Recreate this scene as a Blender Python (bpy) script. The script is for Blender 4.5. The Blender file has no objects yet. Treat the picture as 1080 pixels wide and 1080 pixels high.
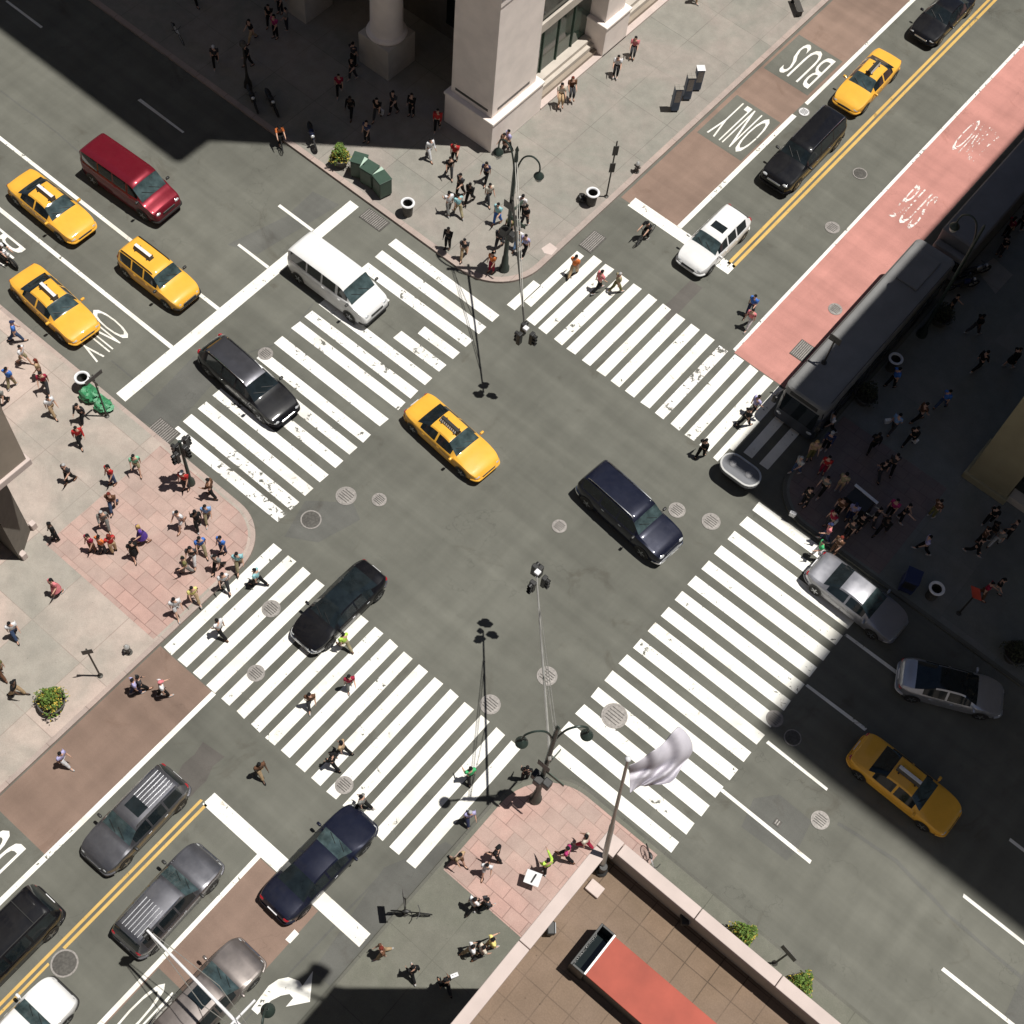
import bpy, bmesh, math, random
from mathutils import Vector, Matrix, Euler
from mathutils import noise as mnoise
R = math.radians
random.seed(7)
scene = bpy.context.scene
COL = scene.collection

# ------------------------------------------------------------------ camera
H = 58.0
CAMR = Matrix(((0.76507073, -0.59343083, 0.25001326),
               (0.63989335, 0.65712471, -0.39840132),
               (0.07213374, 0.46478701, 0.88247932)))
FPX = 1450.283
CAMP = Vector((16.43185129, -26.18449653, H))
cam = bpy.data.cameras.new('camera')
camo = bpy.data.objects.new('camera', cam)
COL.objects.link(camo)
camo.matrix_world = Matrix.Translation(CAMP) @ CAMR.to_4x4()
cam.sensor_width = 36.0
cam.lens = FPX / 1080.0 * 36.0
cam.clip_end = 3000
scene.camera = camo

def G(x, y, z=0.0):
    """point of the place at height z seen at (x, y) of the photograph"""
    d = CAMR @ Vector((x - 540, 540 - y, -FPX))
    return CAMP + d * ((CAMP.z - z) / -d.z)

# ------------------------------------------------------------------ light
SUNV = Vector((0.245, 0.206, 1.0)).normalized()
EL = math.asin(SUNV.z)
AZ = math.atan2(SUNV.x, SUNV.y)
w = bpy.data.worlds.new('World'); scene.world = w; w.use_nodes = True
nt = w.node_tree
sky = nt.nodes.new('ShaderNodeTexSky'); sky.sky_type = 'NISHITA'; sky.sun_disc = False
sky.air_density = .7; sky.dust_density = .2; sky.sun_elevation = EL; sky.sun_rotation = AZ
bg = nt.nodes['Background']; bg.inputs['Strength'].default_value = 0.05
nt.links.new(sky.outputs[0], bg.inputs[0])
sl = bpy.data.lights.new('sun', 'SUN'); sl.energy = 5.0; sl.angle = R(0.53); sl.color = (1.0, 0.965, 0.9)
so = bpy.data.objects.new('sun', sl); COL.objects.link(so)
so.rotation_euler = (-SUNV).to_track_quat('-Z', 'Y').to_euler()
vs = scene.view_settings
vs.view_transform = 'Standard'; vs.look = 'None'; vs.gamma = 1; vs.exposure = 0.0

# ------------------------------------------------------------------ materials
MATS = {}
def nmat(name):
    m = bpy.data.materials.new(name); m.use_nodes = True
    m.node_tree.nodes.clear()
    out = m.node_tree.nodes.new('ShaderNodeOutputMaterial')
    b = m.node_tree.nodes.new('ShaderNodeBsdfPrincipled')
    m.node_tree.links.new(b.outputs[0], out.inputs[0])
    return m, m.node_tree, b, out
def P(b, **k):
    for a, v in k.items():
        b.inputs[a.replace('_', ' ')].default_value = v
def mapping(t, scale=(1, 1, 1), coord='Object', rot=0):
    tc = t.nodes.new('ShaderNodeTexCoord'); mp = t.nodes.new('ShaderNodeMapping')
    mp.inputs['Scale'].default_value = scale; mp.inputs['Rotation'].default_value = (0, 0, rot)
    t.links.new(tc.outputs[coord], mp.inputs[0]); return mp.outputs[0]
def noise(t, vec, scale, detail=4, rough=.55, dist=0):
    n = t.nodes.new('ShaderNodeTexNoise'); n.inputs['Scale'].default_value = scale
    n.inputs['Detail'].default_value = detail; n.inputs['Roughness'].default_value = rough
    n.inputs['Distortion'].default_value = dist
    t.links.new(vec, n.inputs['Vector']); return n.outputs['Fac']
def ramp(t, fac, stops, interp='LINEAR'):
    r = t.nodes.new('ShaderNodeValToRGB'); r.color_ramp.interpolation = interp
    e = r.color_ramp.elements
    while len(e) < len(stops): e.new(.5)
    for q, (p, c) in zip(e, stops):
        q.position = p; q.color = (c, c, c, 1) if isinstance(c, (int, float)) else (*c, 1)
    t.links.new(fac, r.inputs[0]); return r.outputs[0]
def mix(t, a, b, fac, mode='MIX'):
    m = t.nodes.new('ShaderNodeMix'); m.data_type = 'RGBA'; m.blend_type = mode
    for s, v in ((0, fac), (6, a), (7, b)):
        if hasattr(v, 'is_linked') or isinstance(v, bpy.types.NodeSocket): t.links.new(v, m.inputs[s])
        elif s == 0: m.inputs[0].default_value = v
        else: m.inputs[s].default_value = (v, v, v, 1) if isinstance(v, (int, float)) else (*v, 1)
    return m.outputs[2]
def bump(t, b, h, strength=.3, dist=.02):
    n = t.nodes.new('ShaderNodeBump'); n.inputs['Strength'].default_value = strength
    n.inputs['Distance'].default_value = dist
    t.links.new(h, n.inputs['Height']); t.links.new(n.outputs[0], b.inputs['Normal'])

def simple(name, col, rough=.6, metal=0, coat=0, var=.12, vscale=3, spec=.5, bmp=0):
    if name in MATS: return MATS[name]
    m, t, b, o = nmat(name)
    v = mapping(t); n = noise(t, v, vscale, 5)
    f = ramp(t, n, ((.3, 1 - var), (.7, 1 + var)))
    c = mix(t, (col[0], col[1], col[2]), f, 1.0, 'MULTIPLY')
    t.links.new(c, b.inputs['Base Color'])
    P(b, Roughness=rough, Metallic=metal, Coat_Weight=coat, Coat_Roughness=.04, Specular_IOR_Level=spec)
    if bmp: bump(t, b, noise(t, v, vscale * 8, 4), bmp)
    MATS[name] = m; return m

def asphalt(name, base, tint=(1, 1, 1), patches=True):
    m, t, b, o = nmat(name); v = mapping(t)
    big = noise(t, v, .11, 5, .6, .6); mid = noise(t, v, .9, 6, .6); fine = noise(t, v, 60, 3, .7)
    c = mix(t, tuple(base * x for x in tint), ramp(t, big, ((.3, .82), (.7, 1.18))), 1, 'MULTIPLY')
    c = mix(t, c, ramp(t, mid, ((.3, .93), (.7, 1.06))), 1, 'MULTIPLY')
    c = mix(t, c, ramp(t, fine, ((.25, .78), (.75, 1.22))), 1, 'MULTIPLY')
    # long streaks of tyre wear in both driving directions
    vx = mapping(t, (.05, 1.1, 1)); vy = mapping(t, (1.1, .05, 1))
    s1 = noise(t, vx, 1.0, 3); s2 = noise(t, vy, 1.0, 3)
    c = mix(t, c, ramp(t, s1, ((.35, .90), (.65, 1.06))), 1, 'MULTIPLY')
    c = mix(t, c, ramp(t, s2, ((.35, .94), (.65, 1.05))), 1, 'MULTIPLY')
    # oil stains and tar spots
    st = noise(t, v, .33, 6, .65, 1.2)
    c = mix(t, c, ramp(t, st, ((.60, (1, 1, 1)), (.75, (.74, .70, .67)))), 1, 'MULTIPLY')
    # thin sealed cracks
    vo = t.nodes.new('ShaderNodeTexVoronoi'); vo.feature = 'DISTANCE_TO_EDGE'; vo.inputs['Scale'].default_value = .1
    wv = t.nodes.new('ShaderNodeVectorMath'); wv.operation = 'ADD'
    nn = t.nodes.new('ShaderNodeTexNoise'); nn.inputs['Scale'].default_value = .6; nn.inputs['Detail'].default_value = 5
    t.links.new(v, nn.inputs[0]); t.links.new(v, wv.inputs[0]); 
    sc = t.nodes.new('ShaderNodeVectorMath'); sc.operation = 'SCALE'; sc.inputs['Scale'].default_value = 5
    t.links.new(nn.outputs['Color'], sc.inputs[0]); t.links.new(sc.outputs[0], wv.inputs[1])
    t.links.new(wv.outputs[0], vo.inputs['Vector'])
    cr = ramp(t, vo.outputs['Distance'], ((.0, .8), (.004, 1)))
    gate = ramp(t, noise(t, v, .2, 2), ((.5, 1), (.58, 0)))
    c2 = mix(t, c, cr, 1, 'MULTIPLY'); c = mix(t, c2, c, gate)
    t.links.new(c, b.inputs['Base Color']); P(b, Roughness=.9, Specular_IOR_Level=.25)
    bump(t, b, fine, .4, .01)
    return m

def paint(name, col, wear=.0, rough=.6):
    """road paint: worn flakes let the road show through"""
    m, t, b, o = nmat(name); v = mapping(t)
    n1 = noise(t, v, 3.2, 8, .72, .3); n2 = noise(t, v, .35, 3); f = noise(t, v, 40, 3)
    tread = noise(t, v, .45, 4, .6, .5)
    c = mix(t, tuple(col), ramp(t, noise(t, v, 1.3, 6), ((.3, .9), (.7, 1.03))), 1, 'MULTIPLY')
    c = mix(t, c, ramp(t, tread, ((.45, (1, 1, 1)), (.7, (.86, .84, .8)))), 1, 'MULTIPLY')
    c = mix(t, c, ramp(t, noise(t, v, 2.3, 9, .7, .8), ((.60, (1, 1, 1)), (.72, (.55, .50, .44)))), 1, 'MULTIPLY')
    t.links.new(c, b.inputs['Base Color']); P(b, Roughness=rough)
    a = t.nodes.new('ShaderNodeMath'); a.operation = 'ADD'
    t.links.new(n1, a.inputs[0]); 
    s = t.nodes.new('ShaderNodeMath'); s.operation = 'MULTIPLY'; s.inputs[1].default_value = .5
    t.links.new(n2, s.inputs[0]); t.links.new(s.outputs[0], a.inputs[1])
    hole = ramp(t, a.outputs[0], ((1.02 - wear, 0), (1.05 - wear, 1)))
    tr = t.nodes.new('ShaderNodeBsdfTransparent'); mx = t.nodes.new('ShaderNodeMixShader')
    t.links.new(hole, mx.inputs[0]); t.links.new(b.outputs[0], mx.inputs[1]); t.links.new(tr.outputs[0], mx.inputs[2])
    t.links.new(mx.outputs[0], o.inputs[0]); bump(t, b, f, .2, .01)
    return m

def paving(name, cols, sx, sy, joint=.55, jw=.012, patch=.16, offset=0, stain=.8):
    """slabs sx by sy metres with joints, each slab its own shade"""
    m, t, b, o = nmat(name); v = mapping(t)
    br = t.nodes.new('ShaderNodeTexBrick'); br.offset = offset; br.squash = 1
    br.inputs['Scale'].default_value = 1; br.inputs['Mortar Size'].default_value = jw
    br.inputs['Mortar Smooth'].default_value = .3
    br.inputs['Brick Width'].default_value = sx; br.inputs['Row Height'].default_value = sy
    br.inputs['Color1'].default_value = (*cols[0], 1); br.inputs['Color2'].default_value = (*cols[1], 1)
    br.inputs['Mortar'].default_value = tuple(x * joint for x in cols[0]) + (1,)
    t.links.new(v, br.inputs['Vector'])
    c = br.outputs['Color']
    n = noise(t, v, .22, 5, .6, .8)
    c = mix(t, c, tuple(cols[2]), ramp(t, n, ((.42, 0), (.62, patch * 4))))
    c = mix(t, c, ramp(t, noise(t, v, 1.4, 7, .65), ((.3, .86), (.72, 1.1))), 1, 'MULTIPLY')
    c = mix(t, c, ramp(t, noise(t, v, 25, 3), ((.3, .9), (.7, 1.1))), 1, 'MULTIPLY')
    sp = t.nodes.new('ShaderNodeTexVoronoi'); sp.inputs['Scale'].default_value = 2.6
    t.links.new(v, sp.inputs['Vector'])
    c = mix(t, c, ramp(t, sp.outputs['Distance'], ((.03, stain * .72), (.06, 1))), 1, 'MULTIPLY')
    t.links.new(c, b.inputs['Base Color']); P(b, Roughness=.85, Specular_IOR_Level=.3)
    bump(t, b, br.outputs['Fac'], -.3, .01)
    return m

def carpaint(name, col, metal=0.0, rough=.32):
    if name in MATS: return MATS[name]
    m, t, b, o = nmat(name); v = mapping(t)
    c = mix(t, tuple(col), ramp(t, noise(t, v, 1.6, 6), ((.3, .93), (.7, 1.05))), 1, 'MULTIPLY')
    d = noise(t, v, 5, 8, .7)
    c = mix(t, c, (.16, .15, .13), ramp(t, d, ((.45, 0), (.8, .03))))
    t.links.new(c, b.inputs['Base Color'])
    r = ramp(t, noise(t, v, 3, 4), ((.3, rough), (.7, rough + .1))); t.links.new(r, b.inputs['Roughness'])
    P(b, Metallic=metal, Coat_Weight=.6, Coat_Roughness=.05, Specular_IOR_Level=(.5 if metal > .5 else .12))
    MATS[name] = m; return m

M = {}
M['asphalt'] = asphalt('asphalt', .132, (1.0, 1.0, .86))
M['asphalt_dark'] = asphalt('asphalt dark patch', .118, (1.0, 1.0, .92))
M['asphalt_stain'] = asphalt('rubber stained asphalt', .112, (1.04, .96, .88))
M['bus_brown'] = asphalt('brown bus lane', .205, (1.12, .78, .62))
M['bus_pink'] = asphalt('red bus lane', .40, (1.22, .58, .50))
M['white_paint'] = paint('white road paint', (.84, .83, .78), .13)
M['white_worn'] = paint('worn white road paint', (.84, .83, .80), .165)
M['white_flaked'] = paint('flaked white road paint', (.86, .84, .82), .235)
M['white_ghost'] = paint('almost worn off white road paint', (.80, .74, .71), .30)
M['yellow_paint'] = paint('yellow road paint', (.62, .40, .11), .1)
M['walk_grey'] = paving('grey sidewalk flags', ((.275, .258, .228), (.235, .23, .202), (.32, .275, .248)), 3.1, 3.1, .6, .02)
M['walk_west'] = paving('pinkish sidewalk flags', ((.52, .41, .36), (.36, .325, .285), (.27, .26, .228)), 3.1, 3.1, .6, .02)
M['walk_east'] = paving('shade darkened sidewalk flags', ((.19, .19, .18), (.16, .165, .155), (.15, .165, .15)), 3.1, 3.1, .75, .012)  # sidewalk flags with the building's shade put into the colour
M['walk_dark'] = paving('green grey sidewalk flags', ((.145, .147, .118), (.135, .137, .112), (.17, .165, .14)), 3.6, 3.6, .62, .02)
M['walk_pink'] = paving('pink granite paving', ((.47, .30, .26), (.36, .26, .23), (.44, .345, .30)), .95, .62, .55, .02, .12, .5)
M['walk_pink_shaded'] = paving('shade darkened pink paving', ((.2, .15, .145), (.17, .14, .135), (.19, .165, .155)), .95, .62, .66, .016, .12, .5)  # pink corner paving again, its colour darkened for the shaded corner
M['kerb'] = paving('granite kerb', ((.42, .33, .29), (.37, .30, .27), (.36, .31, .28)), 2.2, 2.2, .6, .02)
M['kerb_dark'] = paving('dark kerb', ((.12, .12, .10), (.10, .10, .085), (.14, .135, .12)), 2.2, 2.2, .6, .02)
M['terrace'] = paving('brown terrace pavers', ((.195, .135, .092), (.172, .123, .085), (.22, .158, .118)), .7, .7, .45, .016, .2, 0)
M['stone'] = simple('pale limestone', (.88, .79, .735), .8, var=.07, vscale=1.1, bmp=.1)
M['stone2'] = simple('grey limestone', (.50, .45, .395), .8, var=.1, vscale=1.3, bmp=.1)
M['coping'] = simple('pink coping stone', (.54, .45, .415), .75, var=.07, vscale=1.5, bmp=.1)
M['shade_stone'] = simple('shade darkened stone', (.13, .115, .095), .85)  # stone colour darkened to deepen shade and cut bounced light
M['tan'] = simple('tan stone', (.30, .25, .20), .8, var=.1, vscale=1)
M['olive'] = simple('olive stone', (.30, .26, .16), .8, var=.12, vscale=.8)
M['glass'] = simple('dark building glass', (.012, .017, .016), .08, var=.3, vscale=1, spec=.8)
M['green_glass'] = simple('greenish window glass', (.03, .055, .042), .07, var=.4, vscale=1.5, spec=.9)
M['wglass'] = simple('windscreen glass', (.045, .068, .072), .06, var=.55, vscale=2.2, spec=.6)
M['vent_grey'] = simple('grey vent dome', (.3, .3, .31), .5)
M['cglass'] = simple('car glass', (.012, .017, .020), .07, var=.3, vscale=3, spec=.45)
M['black'] = simple('black plastic', (.018, .018, .018), .5)
M['tyre'] = simple('tyre rubber', (.02, .02, .02), .85)
M['chrome'] = simple('chrome trim', (.65, .66, .68), .18, 1)
M['rim'] = simple('alloy rim', (.42, .43, .45), .35, .9)
M['lens'] = simple('clear lamp lens', (.62, .64, .66), .12, .3, 1)
M['redlens'] = simple('red lamp lens', (.33, .012, .02), .2, 0, 1)
M['iron'] = simple('dark cast iron', (.085, .08, .072), .7, .2, var=.35, vscale=9)
M['iron_pale'] = simple('worn pale iron cover', (.27, .25, .235), .6, .2, var=.25, vscale=9)
M['pole'] = simple('dark brown pole paint', (.045, .042, .036), .5, .3)
M['galv'] = simple('galvanised steel', (.42, .41, .38), .4, .6)
M['lampgreen'] = simple('dark green lamp post paint', (.03, .045, .038), .45, .2)
M['dgreen'] = simple('dark green box paint', (.035, .07, .05), .5)
M['palegreen'] = simple('pale green box top', (.42, .55, .46), .5)
M['bag_green'] = simple('green rubbish bag', (.05, .24, .11), .3, var=.35, vscale=9, bmp=.6)
M['white'] = simple('white enamel', (.72, .72, .74), .4)
M['cream'] = simple('cream globe glass', (.50, .49, .45), .35)
M['wire'] = simple('grey wire basket', (.50, .50, .49), .4, .4)
M['redsign'] = simple('red sign enamel', (.40, .05, .03), .5)
M['terracotta'] = simple('red roof sheet', (.36, .075, .048), .75, var=.14, vscale=1.2)
M['flag'] = simple('pale lilac flag cloth', (.57, .545, .60), .9, var=.06, vscale=5)
M['navy'] = simple('navy cloth', (.02, .03, .09), .9)
M['leaf'] = simple('green leaves', (.10, .17, .025), .7, var=.5, vscale=9)
M['leaf_yellow'] = simple('yellow flowers', (.55, .42, .07), .7, var=.4, vscale=12)
M['leaf_shaded'] = simple('shade darkened leaves', (.035, .04, .018), .8, var=.4, vscale=9)  # leaf colour darkened to stand in for shade
M['soil'] = simple('dark soil', (.03, .022, .018), .9)
M['busroof'] = simple('bus roof paint', (.18, .18, .18), .55, var=.12, vscale=.9)
M['busroof2'] = simple('truck roof sheet', (.15, .155, .17), .6, var=.12, vscale=.9)
M['buswhite'] = simple('bus body paint', (.05, .055, .065), .35)
M['sign_dark'] = simple('dark sign back', (.06, .055, .05), .5)
M['green_lens'] = simple('unlit green signal lens', (.03, .12, .08), .2)
M['amber_lens'] = simple('unlit amber signal lens', (.25, .12, .02), .2)
M['skin1'] = simple('light skin', (.55, .33, .24), .6, var=.05)
M['skin2'] = simple('tan skin', (.36, .20, .13), .6, var=.05)
M['skin3'] = simple('dark skin', (.10, .055, .035), .55, var=.05)
M['eye'] = simple('eye', (.02, .015, .012), .2)

# ------------------------------------------------------------------ mesh building
class MB:
    def __init__(s): s.v = []; s.f = []; s.m = []; s.sm = []
    def add(s, vs, fs, mi=0, smooth=False, mat=None):
        o = len(s.v)
        s.v += [tuple(mat @ Vector(p)) if mat is not None else tuple(p) for p in vs]
        s.f += [tuple(i + o for i in f) for f in fs]; s.m += [mi] * len(fs); s.sm += [smooth] * len(fs)
        return s
    def box(s, x0, x1, y0, y1, z0, z1, mi=0, mat=None, bev=0):
        if bev:
            b = min(bev, (x1 - x0) * .45, (y1 - y0) * .45, (z1 - z0) * .45)
            bm = bmesh.new(); bmesh.ops.create_cube(bm, size=1)
            for q in bm.verts:
                q.co = Vector(((x0 + x1) / 2 + q.co.x * (x1 - x0), (y0 + y1) / 2 + q.co.y * (y1 - y0), (z0 + z1) / 2 + q.co.z * (z1 - z0)))
            bmesh.ops.bevel(bm, geom=list(bm.edges), offset=b, segments=2, affect='EDGES', profile=.5)
            bm.verts.index_update()
            s.add([q.co.copy() for q in bm.verts], [[q.index for q in f.verts] for f in bm.faces], mi, False, mat); bm.free(); return s
        vs = [(x0, y0, z0), (x1, y0, z0), (x1, y1, z0), (x0, y1, z0), (x0, y0, z1), (x1, y0, z1), (x1, y1, z1), (x0, y1, z1)]
        return s.add(vs, [(3, 2, 1, 0), (4, 5, 6, 7), (0, 1, 5, 4), (1, 2, 6, 5), (2, 3, 7, 6), (3, 0, 4, 7)], mi, False, mat)
    def prism(s, pts, z0, z1, mi=0, side=True, mat=None):
        n = len(pts); vs = [(x, y, z0) for x, y in pts] + [(x, y, z1) for x, y in pts]
        fs = [tuple(range(n, 2 * n))]
        if side: fs += [(i, (i + 1) % n, n + (i + 1) % n, n + i) for i in range(n)] + [tuple(range(n - 1, -1, -1))]
        return s.add(vs, fs, mi, False, mat)
    def flat(s, pts, z, mi=0): return s.add([(x, y, z) for x, y in pts], [tuple(range(len(pts)))], mi)
    def lathe(s, prof, n=16, mi=0, c=(0, 0, 0), smooth=True, mat=None, caps=True):
        vs = []; fs = []
        for r, z in prof:
            for i in range(n):
                a = 2 * math.pi * i / n; vs.append((c[0] + r * math.cos(a), c[1] + r * math.sin(a), c[2] + z))
        for j in range(len(prof) - 1):
            for i in range(n):
                k = (i + 1) % n; fs.append((j * n + i, j * n + k, (j + 1) * n + k, (j + 1) * n + i))
        if caps:
            fs.append(tuple(range(n - 1, -1, -1))); q = (len(prof) - 1) * n; fs.append(tuple(range(q, q + n)))
        return s.add(vs, fs, mi, smooth, mat)
    def tube(s, pts, r, n=8, mi=0, smooth=True):
        pts = [Vector(p) for p in pts]; rs = r if isinstance(r, (list, tuple)) else [r] * len(pts)
        vs = []; fs = []; up = None
        for i, p in enumerate(pts):
            d = (pts[min(i + 1, len(pts) - 1)] - pts[max(i - 1, 0)]).normalized()
            if up is None: up = Vector((0, 0, 1)) if abs(d.z) < .9 else Vector((1, 0, 0))
            a = d.cross(up).normalized(); b = a.cross(d).normalized(); up = b
            for k in range(n):
                t = 2 * math.pi * k / n; vs.append(p + (a * math.cos(t) + b * math.sin(t)) * rs[i])
        for i in range(len(pts) - 1):
            for k in range(n):
                q = (k + 1) % n; fs.append((i * n + k, (i + 1) * n + k, (i + 1) * n + q, i * n + q))
        fs.append(tuple(range(n))); fs.append(tuple(range(len(pts) * n - 1, (len(pts) - 1) * n - 1, -1)))
        return s.add(vs, fs, mi, smooth)
    def ball(s, c, rx, ry=None, rz=None, n=12, m=8, mi=0, mat=None, lump=0):
        ry = ry or rx; rz = rz or rx; vs = []; fs = []
        for j in range(m + 1):
            ph = math.pi * j / m
            for i in range(n):
                a = 2 * math.pi * i / n; d = Vector((math.sin(ph) * math.cos(a), math.sin(ph) * math.sin(a), math.cos(ph)))
                k = 1 + (lump * mnoise.noise(d * 2.3 + Vector(c) * 3) if lump else 0)
                vs.append((c[0] + rx * d.x * k, c[1] + ry * d.y * k, c[2] + rz * d.z * k))
        for j in range(m):
            for i in range(n):
                k = (i + 1) % n; fs.append((j * n + i, (j + 1) * n + i, (j + 1) * n + k, j * n + k))
        return s.add(vs, fs, mi, True, mat)
    def build(s, name, mats, parent=None, angle=35):
        me = bpy.data.meshes.new(name); me.from_pydata([tuple(p) for p in s.v], [], s.f)
        if not isinstance(mats, (list, tuple)): mats = [mats]
        for m in mats: me.materials.append(M[m] if isinstance(m, str) else m)
        me.polygons.foreach_set('material_index', s.m); me.polygons.foreach_set('use_smooth', s.sm)
        me.update()
        if any(s.sm): me.set_sharp_from_angle(angle=R(angle))
        o = bpy.data.objects.new(name, me); COL.objects.link(o)
        if parent is not None: o.parent = parent
        return o
def tag(o, label=None, cat=None, group=None, kind=None):
    if label: o['label'] = label
    if cat: o['category'] = cat
    if group: o['group'] = group
    if kind: o['kind'] = kind
    return o
def thing(name, label, cat, loc=(0, 0, 0), rz=0, group=None):
    o = bpy.data.objects.new(name, None); COL.objects.link(o); o.empty_display_size = .3
    o.location = loc; o.rotation_euler = (0, 0, rz)
    return tag(o, label, cat, group)
def struct(name, mb, mats, angle=35): return tag(mb.build(name, mats, None, angle), kind='structure')
def kids(o): return [c for c in o.children]
def dup(o, loc, rz, label=None, group=None, parent=None):
    c = o.copy(); COL.objects.link(c); c.parent = parent
    if parent is None:
        c.location = loc; c.rotation_euler = (0, 0, rz)
        if label: c['label'] = label
        if group: c['group'] = group
    for k in kids(o): dup(k, None, None, None, None, c)
    return c
def arc(cx, cy, r, a0, a1, n=10): return [(cx + r * math.cos(R(a0 + (a1 - a0) * i / n)), cy + r * math.sin(R(a0 + (a1 - a0) * i / n))) for i in range(n + 1)]

# ------------------------------------------------------------------ ground, roads, pavements
Z0 = .0
struct('road', MB().flat([(-160, -160), (160, -160), (160, 160), (-160, 160)], 0), 'asphalt')
def strip(name, rects, z, mat):
    mb = MB()
    for r in rects:
        if len(r) == 4: x0, x1, y0, y1 = r; mb.flat([(x0, y0), (x1, y0), (x1, y1), (x0, y1)], z)
        else: mb.flat([r[0], r[1], r[2], r[3]] if len(r) == 4 else list(r[0]), z)
    return struct(name, mb, mat)
strip('brown_bus_lane', [(-8.05, -4.58, 18.95, 75), (-7.35, -4.05, -70, -15.72), (2.62, 5.95, -70, -19.55)], .004, 'bus_brown')
strip('red_bus_lane', [(2.58, 6.02, 14.85, 75)], .004, 'bus_pink')
strip('asphalt_patch', [(-7.9, -4.75, 32.5, 36.25), (-7.8, -4.7, 25.7, 29.65), (-7.3, -4.1, -32, -25.2), (2.7, 5.9, -30, -25.3)], .008, 'asphalt')
def quad(name, pts, z, mat): return struct(name, MB().flat([tuple(G(*p)[:2]) for p in pts], z), mat)
quad('asphalt_repair', [(413, 311), (449, 343), (430, 358), (399, 335)], .012, 'asphalt')
quad('asphalt_repair', [(302, 228), (330, 202), (358, 216), (272, 268), (240, 258)], .005, 'asphalt_dark')
quad('asphalt_repair', [(142, 440), (205, 375), (232, 396), (178, 458)], .005, 'asphalt_dark')
quad('asphalt_repair', [(795, 842), (822, 838), (856, 866), (842, 895), (830, 908), (782, 872)], .005, 'asphalt_dark')
quad('asphalt_repair', [(300, 566), (322, 528), (372, 530), (380, 548), (336, 572)], .005, 'asphalt_dark')
quad('asphalt_repair', [(405, 915), (470, 888), (477, 892), (348, 1040), (330, 1024)], .005, 'asphalt_dark')
quad('asphalt_repair', [(1058, 1075), (1082, 1020), (1120, 1060), (1080, 1100)], .005, 'asphalt_dark')

def seam(pts, wd, mat='asphalt_dark', z=.006):
    ps = [G(*p) for p in pts]; mb = MB(); rn = random.Random(len(pts) + int(pts[0][0]))
    L_, R_ = [], []
    fine = []
    for a, b in zip(ps, ps[1:]):
        n = max(2, int((b - a).length / .8))
        fine += [a.lerp(b, i / n) for i in range(n)]
    fine.append(ps[-1])
    for i, p in enumerate(fine):
        d = (fine[min(i + 1, len(fine) - 1)] - fine[max(i - 1, 0)]); nrm = Vector((-d.y, d.x, 0)).normalized()
        j = rn.uniform(-.03, .03); w2 = wd / 2 * rn.uniform(.8, 1.2); L_.append(p + nrm * (w2 + j)); R_.append(p + nrm * (-w2 + j))
    n = len(fine); mb.add([(p.x, p.y, z) for p in L_ + R_], [(n + i, n + i + 1, i + 1, i) for i in range(n - 1)])
    struct('asphalt_seam', mb, mat)
seam([(884, 868), (945, 908), (1000, 965), (1090, 1042)], .16)
seam([(118, 380), (170, 425), (205, 470)], .07)
seam([(262, 372), (300, 360), (330, 320)], .06)
seam([(0, 95), (60, 140), (95, 170), (120, 178)], .08)
seam([(700, 925), (760, 990), (845, 1090)], .07)
seam([(640, 90 + 120), (770, 95)], .05)
seam([(255, 1080), (330, 1000), (400, 925)], .09)
seam([(225, 790), (205, 815), (190, 835)], 1.1, 'asphalt_stain')
seam([(735, 300), (700, 335)], .9, 'asphalt_stain')
def walk(name, corner, sx, sy, r, kx, ky, mat, kw=.32, km='kerb'):
    """one quarter of the block pavement: corner = kerb lines meet; sx, sy point into the block"""
    far = 90
    cx, cy = kx + sx * r, ky + sy * r
    a = {(-1, 1): (0, -90), (1, 1): (180, 270), (-1, -1): (0, 90), (1, -1): (180, 90)}[(sx, sy)]
    def outline(inset):
        rr = r - inset; pts = arc(cx, cy, rr, a[0], a[1], 14)
        far_x, far_y = kx + sx * far, ky + sy * far
        p = [(kx + sx * inset, far_y)] + pts + [(far_x, ky + sy * inset)]
        return p, (far_x, far_y)
    po, fo = outline(0); pi, fi = outline(kw)
    kb = MB(); n = len(po)
    vs = [(x, y, 0) for x, y in po] + [(x, y, .15) for x, y in po] + [(x, y, .15) for x, y in pi]
    fs = []
    for i in range(n - 1): fs += [(i, i + 1, n + i + 1, n + i), (n + i, n + i + 1, 2 * n + i + 1, 2 * n + i)]
    kb.add(vs, fs); struct('kerb', kb, km)
    sw = MB(); sw.flat(pi + [fi] if sx * sy != 99 else pi, .152); struct(name, sw, mat)
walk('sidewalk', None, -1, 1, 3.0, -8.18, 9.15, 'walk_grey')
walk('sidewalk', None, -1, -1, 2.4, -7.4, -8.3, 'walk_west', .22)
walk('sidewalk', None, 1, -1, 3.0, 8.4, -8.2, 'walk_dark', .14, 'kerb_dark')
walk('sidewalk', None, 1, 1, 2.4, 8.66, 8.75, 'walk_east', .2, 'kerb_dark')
def zone(name, pts, mat, z=.156): struct(name, MB().flat(pts, z), mat)
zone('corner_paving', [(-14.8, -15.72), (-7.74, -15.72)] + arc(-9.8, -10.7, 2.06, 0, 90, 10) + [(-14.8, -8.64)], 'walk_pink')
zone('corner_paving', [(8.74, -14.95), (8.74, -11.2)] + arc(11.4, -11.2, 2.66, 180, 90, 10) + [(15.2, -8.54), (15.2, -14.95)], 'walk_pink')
zone('corner_paving', [(9.0, 15.4), (9.0, 11.1)] + arc(11.06, 11.15, 2.06, 180, 270, 10) + [(15.2, 9.09), (15.2, 15.4)], 'walk_pink_shaded')
zone('pavement_panel', [tuple(G(x, y, .15)[:2]) for x, y in ((1030, 285), (1048, 272), (1068, 290), (1050, 310))], 'walk_grey', .158)
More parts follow.
